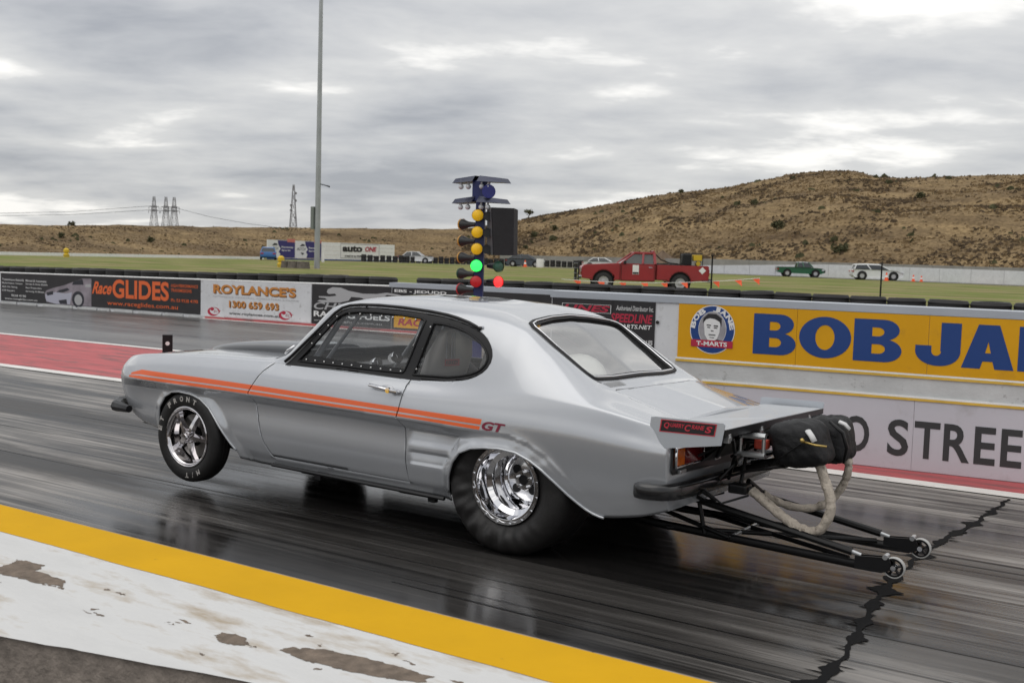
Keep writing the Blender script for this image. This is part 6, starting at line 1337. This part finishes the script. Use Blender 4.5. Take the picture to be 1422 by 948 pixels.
# ---- wheels
def rear_wheel(side):
    x0, z0, Rr, W_ = -.095, .374, .388, .34; y_out = .042 if side == 0 else 2 * YC - .042; s = 1 if side == 0 else -1
    def sag(r, h, a):   # flattened foot and wrinkled sidewall under launch load
        dz = math.sin(a); d = max(0, -dz)
        if r > .22:
            t = (r - .215) / (Rr - .215); bulge = math.sin(math.pi * min(1, t)) * .030 * (.3 + .9 * d)
            wr = math.sin(a * 17 + t * 3.4) * .5 + math.sin(a * 29 - t * 5) * .3 + math.sin(a * 9 + 1) * .3
            rip = wr * .019 * math.sin(math.pi * min(1, t)) ** 1.3 * max(0, math.sin(-a - .5)) ** 1.1
            if h < .12: h = h - bulge - rip
            if r * -dz > z0 - .001: r = (z0 - .001) / -dz
        return r, h
    prof = [(.205, .028), (.212, .018), (.225, .012), (.245, .004), (.27, -.002), (.30, -.004), (.33, -.002), (.355, .004), (.372, .016), (.383, .034), (.388, .06)] + [(.388, .06 + k * .22 / 8) for k in range(1, 9)] + [(.383, .306), (.365, .325), (.30, .342), (.22, .33), (.205, .31)]
    q = MB(); q.lathe([(r, h * s) for r, h in prof], (x0, y_out, z0), 'y', 160, fn=lambda r, h, a: (lambda rr, hh: (rr, hh * s))(*sag(r, h * s, a)))
    w = P_("rear_wheel", MB().tube([(x0, y_out + s * .20, z0), (x0, y_out + s * .30, z0)], .06, 16), DARK, smooth=40)
    P_("slick_tyre", q, SLICK, w, smooth=True)
    q = MB(); n_ = 48
    q.lathe([(r, h * s) for r, h in [(.210, .016), (.206, .004), (.197, .001), (.186, .004), (.184, .016), (.180, .05), (.178, .085), (.150, .10), (.147, .115), (.147, .22), (.13, .235)]], (x0, y_out, z0), 'y', 72); P_("rim_barrel", q, CHROME, w, smooth=35)
    q = MB()
    q.lathe([(r, h * s) for r, h in [(.13, .232), (.118, .212), (.10, .206), (.06, .204), (.055, .19), (.0, .19)]], (x0, y_out, z0), 'y', 48); P_("wheel_centre", q, POLISH, w, smooth=35)
    # scalloped bead-lock ring: a wavy flat band with bolts
    q = MB(); vv = []; N_ = 160
    for i in range(N_):
        a = 2 * math.pi * i / N_; wv = .0055 * math.cos(a * 16)
        for r in (.2135, .199 + wv, .199 + wv, .2135): vv.append((r * math.cos(a), r * math.sin(a)))
    pts = []
    for i in range(N_):
        for k, h in enumerate((-.002, -.002, .012, .012)): c_ = vv[i * 4 + k]; pts.append((x0 + c_[0], y_out + s * h, z0 + c_[1]))
    q.add(pts, [(i * 4 + k, i * 4 + (k + 1) % 4, ((i + 1) % N_) * 4 + (k + 1) % 4, ((i + 1) % N_) * 4 + k) for i in range(N_) for k in range(4)]); P_("beadlock_ring", q, POLISH, w, smooth=30)
    q = MB()
    for i in range(16):
        a = 2 * math.pi * (i + .5) / 16; q.tube([(x0 + .207 * math.cos(a), y_out + s * .0, z0 + .207 * math.sin(a)), (x0 + .207 * math.cos(a), y_out - s * .009, z0 + .207 * math.sin(a))], .0068, 6)
    P_("beadlock_bolts", q, CHROME, w)
    q = MB()
    for i in range(4):
        a = math.pi / 4 + math.pi / 2 * i; q.tube([(x0 + .075 * math.cos(a), y_out + s * .203, z0 + .075 * math.sin(a)), (x0 + .075 * math.cos(a), y_out + s * .199, z0 + .075 * math.sin(a))], .026, 14)
    q.tube([(x0, y_out + s * .2, z0), (x0, y_out + s * .186, z0)], .030, 16); P_("lightening_holes", q, BLACK, w)
    q = MB()
    for i in range(16): a = 2 * math.pi * i / 16; q.tube([(x0 + .123 * math.cos(a), y_out + s * .222, z0 + .123 * math.sin(a)), (x0 + .123 * math.cos(a), y_out + s * .214, z0 + .123 * math.sin(a))], .0065, 6)
    for i in range(5): a = 2 * math.pi * i / 5 + .3; q.tube([(x0 + .043 * math.cos(a), y_out + s * .2, z0 + .043 * math.sin(a)), (x0 + .043 * math.cos(a), y_out + s * .168, z0 + .043 * math.sin(a))], .0075, 6)
    P_("wheel_bolts", q, CHROME, w)
rear_wheel(0); rear_wheel(1)
CHROME2 = M("smoked_chrome", (.66, .64, .65), .08, 1.0)
def front_wheel(side):
    x0, z0, Rr = -2.650, .339, .306; y_out = .045 if side == 0 else 2 * YC - .045; s = 1 if side == 0 else -1
    w = P_("front_wheel", MB().tube([(x0, y_out + s * .08, z0), (x0, y_out + s * .16, z0)], .05, 16), DARK, smooth=40)
    prof = [(.200, .016), (.207, .006), (.222, -.001), (.245, -.006), (.268, -.005), (.285, .002), (.297, .012), (.304, .026), (.306, .045), (.306, .050), (.303, .052), (.303, .056), (.306, .058), (.306, .078), (.303, .080), (.303, .084), (.306, .086), (.306, .10), (.300, .118), (.285, .13), (.24, .135), (.205, .125), (.200, .11)]
    q = MB(); q.lathe([(r, h * s) for r, h in prof], (x0, y_out, z0), 'y', 84); P_("tyre", q, RUBBER, w, smooth=35)
    q = MB(); q.lathe([(r, h * s) for r, h in [(.205, .012), (.204, .002), (.198, -.001), (.191, .002), (.186, .014), (.180, .018), (.177, .06), (.165, .075), (.163, .10)]], (x0, y_out, z0), 'y', 72); P_("rim_lip", q, CHROME2, w, smooth=35)
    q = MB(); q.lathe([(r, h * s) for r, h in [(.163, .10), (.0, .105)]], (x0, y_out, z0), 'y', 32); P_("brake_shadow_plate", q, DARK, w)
    q = MB(); q.lathe([(r, h * s) for r, h in [(.145, .085), (.145, .077), (.07, .077), (.07, .085)]], (x0, y_out, z0), 'y', 40); P_("brake_disc", q, M("brake_disc_steel", (.25, .24, .23), .3, .9), w, smooth=35)
    for i in range(5):
        a = 2 * math.pi * i / 5 + 1.15; u = Vector((math.cos(a), 0, math.sin(a))); v = Vector((-math.sin(a), 0, math.cos(a))); c0 = Vector((x0, y_out, z0)); Y_ = Vector((0, s, 0))
        def ring(r, hw, d0, d1): return [c0 + u * r - v * hw + Y_ * d1, c0 + u * r - v * hw * .55 + Y_ * d0, c0 + u * r + v * hw * .55 + Y_ * d0, c0 + u * r + v * hw + Y_ * d1]
        q = MB(); rs = [ring(.035, .030, .012, .035), ring(.075, .024, .016, .040), ring(.12, .020, .026, .05), ring(.160, .024, .040, .062), ring(.180, .034, .046, .066)]; vv = [p for r_ in rs for p in r_]
        q.add(vv, [(i_ * 4 + j, i_ * 4 + (j + 1) % 4, (i_ + 1) * 4 + (j + 1) % 4, (i_ + 1) * 4 + j) for i_ in range(4) for j in range(4)]); P_("spoke", q, CHROME2, w, smooth=25)
    q = MB(); q.lathe([(r, h * s) for r, h in [(.0, -.022), (.022, -.020), (.028, -.012), (.030, .012), (.046, .016), (.048, .04)]], (x0, y_out, z0), 'y', 28); P_("centre_cap", q, CHROME2, w, smooth=35)
    q = MB()
    for i in range(5): a = 2 * math.pi * (i + .5) / 5 + 1.15; q.tube([(x0 + .046 * math.cos(a), y_out + s * .03, z0 + .046 * math.sin(a)), (x0 + .046 * math.cos(a), y_out - s * .004, z0 + .046 * math.sin(a))], .009, 6)
    P_("wheel_nuts", q, CHROME2, w)
    if side == 0:
        # moulded white sidewall lettering
        Pt = lambda u, z, pr=0: Vector((x0 + u, y_out - .0068, z0 + z)); q = MB(); put_arc(q, "ET FRONT", Pt, 0, 0, .255, 172, 70, .036, .033, .05); put_arc(q, "M/T", Pt, 0, 0, .255, 300, 274, .034, .032, .04)
        P_("sidewall_lettering", q, M("tyre_letter_white", (.42, .40, .38), .7, dirt=((.10, .095, .09), 26, .48, .66)), w, recalc=False)
front_wheel(0); front_wheel(1)
q = MB(); q.tube([(-2.65, .16, .339), (-2.65, 1.46, .339)], .03, 8); P_("front_axle_beam", q, DARK)
q = MB(); q.tube([(-.045, .25, .385), (-.045, 1.37, .385)], .05, 10); q.ball((-.045, YC, .385), (.16, .15, .15), 14, 9); P_("rear_axle", q, DARK, smooth=True)
# ---- deck spoiler, spill plates, braces
SPP = M("spoiler_satin_silver", (.47, .50, .54), .4, .3, coat=.25)
q = MB(); vv = [TT(.80, .10, .795), TT(.80, .3, .805), TT(.80, YC, .832), TT(.80, 1.32, .805), TT(.80, 1.52, .795), TT(1.135, 1.555, .800), TT(1.135, YC, .806), TT(1.135, .065, .806)]; plate(q, vv, .006, (0, 0, 1)); P_("deck_spoiler_sheet", q, M("satin_silver_sheet", (.44, .455, .475), .48, .25, coat=.1))
for s in (0, 1):
    yy = .055 if s == 0 else 2 * YC - .059
    q = MB(); plate(q, [TT(.735, yy, .672), TT(.75, yy, .834), TT(.775, yy, .839), TT(1.128, yy, .843), TT(1.138, yy, .835), TT(1.122, yy, .735)], .004, (0, 1, 0)); pl_ = P_("spill_plate", q, SPP)
    ys = yy - .0012 if s == 0 else yy + .0055; mir = 1 if s == 0 else -1
    q = MB(); dq = [(.805, .830), (1.098, .8355), (1.088, .775), (.797, .768)]; q.add([TT(x, ys, z) for x, z in dq], [(0, 1, 2, 3)]); P_("sponsor_decal", q, BLACKP, pl_, recalc=False)
    Pd = lambda u, z, pr=0: TT(u, ys - .0012 * mir, z); q = MB(); put_ring(q, dq, [(.811, .826), (1.092, .831), (1.083, .779), (.803, .772)], lambda u, z, pr=0: TT(u, ys - .0006 * mir, z))
    put_text(q, "Q", Pd, .822, .852, .785, .818, .03, .3); put_text(q, "UARRY", Pd, .856, .932, .797, .818, .025, .3); put_text(q, "C", Pd, .932, .965, .785, .818, .03, .3); put_text(q, "RANE", Pd, .968, 1.035, .799, .820, .025, .3); put_text(q, "S", Pd, 1.036, 1.076, .788, .821, .03, .3)
    P_("decal_lettering", q, M("decal_red", (.50, .03, .05), .5) if "decal_red" not in bpy.data.materials else bpy.data.materials["decal_red"], pl_, recalc=False)
q = MB(); q.add([TT(1.128, .06, .81), TT(1.128, 1.555, .805), TT(1.128, 1.555, .775), TT(1.128, .06, .772), TT(1.137, .06, .81), TT(1.137, 1.555, .805), TT(1.137, 1.555, .775), TT(1.137, .06, .772)], [(0, 1, 2, 3), (7, 6, 5, 4), (0, 4, 5, 1), (3, 2, 6, 7), (0, 3, 7, 4), (1, 5, 6, 2)]); P_("spoiler_rear_angle", q, BLACK)
q = MB(); plate(q, [TT(.875, .40, .585), TT(.875, 1.5, .585), TT(1.10, 1.50, .772), TT(1.10, .35, .772)], .004, (-1, 0, 0)); P_("spoiler_back_panel", q, M("woven_black", (.035, .034, .036), .5, var=.4, vscale=60))
for yy in (.12, .55, .95, 1.30):
    q = MB(); q.box(TT(1.125, yy, .765), (.03, .028, .045), bev=.004); q.tube([TT(1.13, yy, .765), TT(1.145, yy, .765)], .012, 8); P_("spoiler_clamp", q, ALU)
BK = M("black_tube", (.005, .005, .0055), .42, spec=.3)
def bar(nm, pts, r, mat=BK, n=9): q = MB(); q.tube(pts, r, n); return P_(nm, q, mat, smooth=40)
bar("spoiler_brace", [TT(.90, .55, .60), TT(1.12, .13, .76)], .010); bar("spoiler_brace", [TT(.90, .35, .68), TT(1.12, .55, .765)], .010); bar("spoiler_brace", [TT(.90, .8, .60), TT(1.12, .50, .765)], .010); bar("spoiler_brace", [TT(.90, .7, .70), TT(1.12, .95, .765)], .010)
bar("spoiler_brace", [TT(.92, .20, .73), TT(1.05, .55, .70), TT(1.2, .65, .69)], .010); bar("spoiler_brace", [TT(.9, 1.1, .58), TT(1.12, .92, .765)], .010)
# parachute mount
bar("chute_mount", [(.92, .62, .50), (1.20, .60, .585), (1.36, .60, .60)], .014); bar("chute_mount", [(.92, 1.0, .49), (1.20, 1.0, .56), (1.36, 1.0, .575)], .014); bar("chute_mount", [(1.05, .52, .47), (1.05, .60, .68), (1.30, .62, .72)], .011); bar("chute_mount", [(1.16, .58, .56), (1.16, 1.02, .55)], .013); bar("chute_mount", [(.95, .60, .47), (1.10, .30, .66)], .010)
q = MB(); q.tube([(1.06, .44, .735), (1.20, .44, .738)], .016, 8); q.tube([(1.06, .44, .64), (1.20, .44, .642)], .016, 8); q.tube([(1.07, .44, .735), (1.07, .44, .64)], .010, 8); q.tube([(1.19, .44, .738), (1.19, .44, .642)], .010, 8); P_("chute_release_frame", q, ALU)
q = MB(); q.box((1.16, .50, .69), (.07, .05, .05), bev=.01); P_("release_solenoid", q, M("solenoid_red", (.4, .05, .03), .4))
q = MB(); q.box((1.03, .56, .435), (.10, .09, .05), bev=.015); P_("chute_anchor", q, BLACK)
for pts, r_ in (([TT(.88, .42, .74), TT(1.0, .50, .70), TT(1.10, .64, .74), TT(1.13, .8, .76)], .006), ([TT(.90, .30, .63), TT(1.02, .40, .71), TT(1.13, .28, .76)], .008), ([TT(.92, .62, .50), TT(1.06, .42, .60), TT(1.13, .18, .755)], .009),
                ([TT(.90, .75, .58), TT(1.05, .66, .66), TT(1.20, .62, .73)], .009), ([TT(.93, .50, .49), TT(1.10, .48, .56), TT(1.28, .56, .60)], .009), ([TT(.92, .9, .55), TT(1.12, .80, .62), TT(1.13, 1.1, .76)], .008), ([TT(1.0, .36, .52), TT(1.08, .44, .64), TT(1.07, .44, .74)], .006), ([TT(.94, .30, .47), TT(1.02, .34, .40), TT(1.10, .50, .43)], .006)):
    bar("tail_strut", pts, r_, BK, 6)
# parachute packs
CLOTH = M("black_nylon", (.006, .006, .007), .6, spec=.35, var=.3, vscale=12, bump=.6, bscale=30)
def pack(c, r, seed, rot, skew):
    rnd = random.Random(seed); c = Vector(c)
    def fn(d):
        k = (abs(d.x) ** 3.6 + abs(d.y) ** 3.6 + abs(d.z) ** 3.6) ** (-1 / 3.6)
        k *= 1 + .05 * mnoise.fractal(Vector((d.x * 1.6 + seed, d.y * 1.6, d.z * 1.6)), 1.0, 2.0, 4) + .045 * mnoise.ridged_multi_fractal(Vector((d.x * 3 + seed, d.y * 3, d.z * 2)), 1.0, 2.0, 3, 1.0, 2.0) - .03
        return k
    q = MB(); q.ball((0, 0, 0), r, 56, 34, fn=fn); m = Matrix.Rotation(rot, 3, 'Y'); q.v = [tuple(m @ Vector((v[0] + skew * v[2], v[1], v[2])) + c) for v in q.v]
    return P_("parachute_pack", q, CLOTH, smooth=True)
pk1 = pack((1.325, .62, .700), (.132, .15, .116), 3, -.16, -.22); pk2 = pack((1.375, .96, .685), (.102, .14, .120), 8, -.1, -.1)
WL = M("webbing_white", (.62, .62, .62), .7)
for pk, pts in ((pk1, [(1.40, .47, .79), (1.425, .46, .765), (1.44, .46, .74)]), (pk2, [(1.45, .82, .80), (1.48, .82, .79), (1.50, .83, .765)])):
    q = MB(); q.tube(pts, .020, 8, flat=.5); P_("white_tab", q, WL, pk, smooth=True)
q = MB(); q.tube([(1.22, .50, .60), (1.28, .455, .645), (1.38, .445, .725), (1.395, .45, .735)], .0045, 6); P_("ripcord", q, BK, pk1); q = MB(); q.tube([(1.39, .445, .735), (1.45, .45, .725), (1.50, .465, .722)], .006, 6); q.ball((1.385, .44, .742), .012, 8, 6); P_("ripcord_pin", q, M("brass", (.5, .36, .12), .35, .8), pk1, smooth=True)
q = MB(); q.tube([(1.43, .72, .81), (1.50, .72, .76), (1.52, .74, .68), (1.50, .76, .60)], [.012, .016, .016, .01], 8, flat=.6); P_("pack_seam", q, BK, pk1, smooth=True)
STRAP = M("dirty_canvas_strap", (.50, .44, .37), .9, var=.28, vscale=22, bump=.8, bscale=90, dirt=((.13, .10, .08), 26, .55, .72))
def strap(pts, r, seed, nm="tow_strap"):
    P = [Vector(p) for p in pts]; out_ = []
    for i in range(len(P) - 1):
        p0, p1, p2, p3 = P[max(i - 1, 0)], P[i], P[i + 1], P[min(i + 2, len(P) - 1)]
        for k in range(8): t = k / 8; out_.append(.5 * ((2 * p1) + (p2 - p0) * t + (2 * p0 - 5 * p1 + 4 * p2 - p3) * t * t + (3 * p1 - p0 - 3 * p2 + p3) * t ** 3))
    out_.append(P[-1]); rr = [r * (1 + .30 * mnoise.noise(Vector((i * .35, seed, 0))) + .12 * mnoise.noise(Vector((i * 1.1, seed, 4)))) for i in range(len(out_))]; q = MB(); q.tube(out_, rr, 12, flat=.72); return P_(nm, q, STRAP, smooth=True)
strap([(1.405, .60, .635), (1.43, .60, .60), (1.458, .60, .53), (1.488, .60, .45), (1.492, .60, .37), (1.455, .60, .285), (1.40, .60, .258), (1.33, .60, .272), (1.26, .59, .312), (1.19, .58, .362), (1.13, .57, .405), (1.09, .57, .43)], .034, 1)
strap([(1.455, .98, .60), (1.462, .99, .54), (1.445, 1.0, .465), (1.41, 1.0, .395), (1.36, .99, .335), (1.29, .96, .300), (1.20, .92, .298), (1.12, .86, .33), (1.06, .82, .37)], .029, 2)
bar("strap_tether", [(1.09, .57, .43), (1.03, .56, .455)], .017); bar("strap_tether", [(1.06, .82, .37), (1.02, .70, .45)], .015)
# ---- wheelie bars
def wheelie(y, sgn):
    ax = Vector((1.825 if sgn < 0 else 1.84, y, .158)); A = ax + Vector((-.085, 0, .002))
    bar("wheelie_bar_tube", [(.10, y - sgn * .10, .205), (.53, y - sgn * .03, .168), A + Vector((-.02, 0, -.018))], .0225)
    bar("wheelie_bar_tube", [(.45, y + sgn * .02, .455), (.80, y, .338), A + Vector((-.12, 0, .042))], .020)
    bar("adjuster_clevis", [A + Vector((-.14, 0, .046)), A + Vector((-.075, 0, .030))], .011, ALU)
    q = MB(); plate(q, [A + Vector((-.10, -.022, -.034)), A + Vector((.03, -.022, -.034)), A + Vector((.085, -.022, -.008)), A + Vector((.06, -.022, .046)), A + Vector((.0, -.022, .040)), A + Vector((-.10, -.022, .03))], .008, (0, 1, 0)); plate(q, [A + Vector((-.10, .016, -.034)), A + Vector((.03, .016, -.034)), A + Vector((.085, .016, -.008)), A + Vector((.06, .016, .046)), A + Vector((.0, .016, .040)), A + Vector((-.10, .016, .03))], .008, (0, 1, 0)); P_("wheelie_bar_bracket", q, BLACK)
    bar("bracket_bolt", [A + Vector((.045, -.026, .046)), A + Vector((.045, .026, .046))], .013, ALU)
    hub = bar("wheelie_wheel", [ax + Vector((0, -.025, 0)), ax + Vector((0, .025, 0))], .013, CHROME)
    q = MB(); q.lathe([(.0455, -.012), (.048, -.015), (.0515, -.012), (.0515, .012), (.048, .015), (.0455, .012)], ax, 'y', 36, closed=True); P_("white_tyre", q, M("urethane_white", (.40, .40, .39), .5) if "urethane_white" not in bpy.data.materials else bpy.data.materials["urethane_white"], hub, smooth=40)
    q = MB(); q.lathe([(.046, -.011), (.036, -.011), (.036, .011), (.046, .011)], ax, 'y', 32, closed=True); q.lathe([(.016, -.013), (.0, -.013), (.0, .013), (.016, .013)], ax, 'y', 16)
    for i in range(5): a = 2 * math.pi * i / 5 + .4; q.tube([ax + Vector((.012 * math.cos(a), 0, .012 * math.sin(a))), ax + Vector((.038 * math.cos(a), 0, .038 * math.sin(a)))], .007, 6)
    P_("black_spoked_hub", q, BLACK, hub)
wheelie(.57, -1); wheelie(1.04, 1)
bar("wheelie_bar_tube", [(.62, .57, .16), (1.62, 1.02, .165)], .013); bar("wheelie_bar_tube", [(.62, 1.04, .16), (1.60, .58, .165)], .013)
bar("wheelie_cross_tube", [(.98, .57, .162), (.98, 1.04, .160)], .011, ALU); bar("wheelie_bar_tube", [(.35, .60, .19), (.75, 1.03, .30)], .015); bar("wheelie_bar_tube", [(.40, .57, .30), (.98, .57, .164)], .013)
bar("wheelie_upright", [(.80, .57, .338), (.84, .57, .165)], .012); bar("vent_hose", [(.93, .30, .45), (.98, .36, .40), (.90, .42, .37), (.82, .45, .39)], .010)
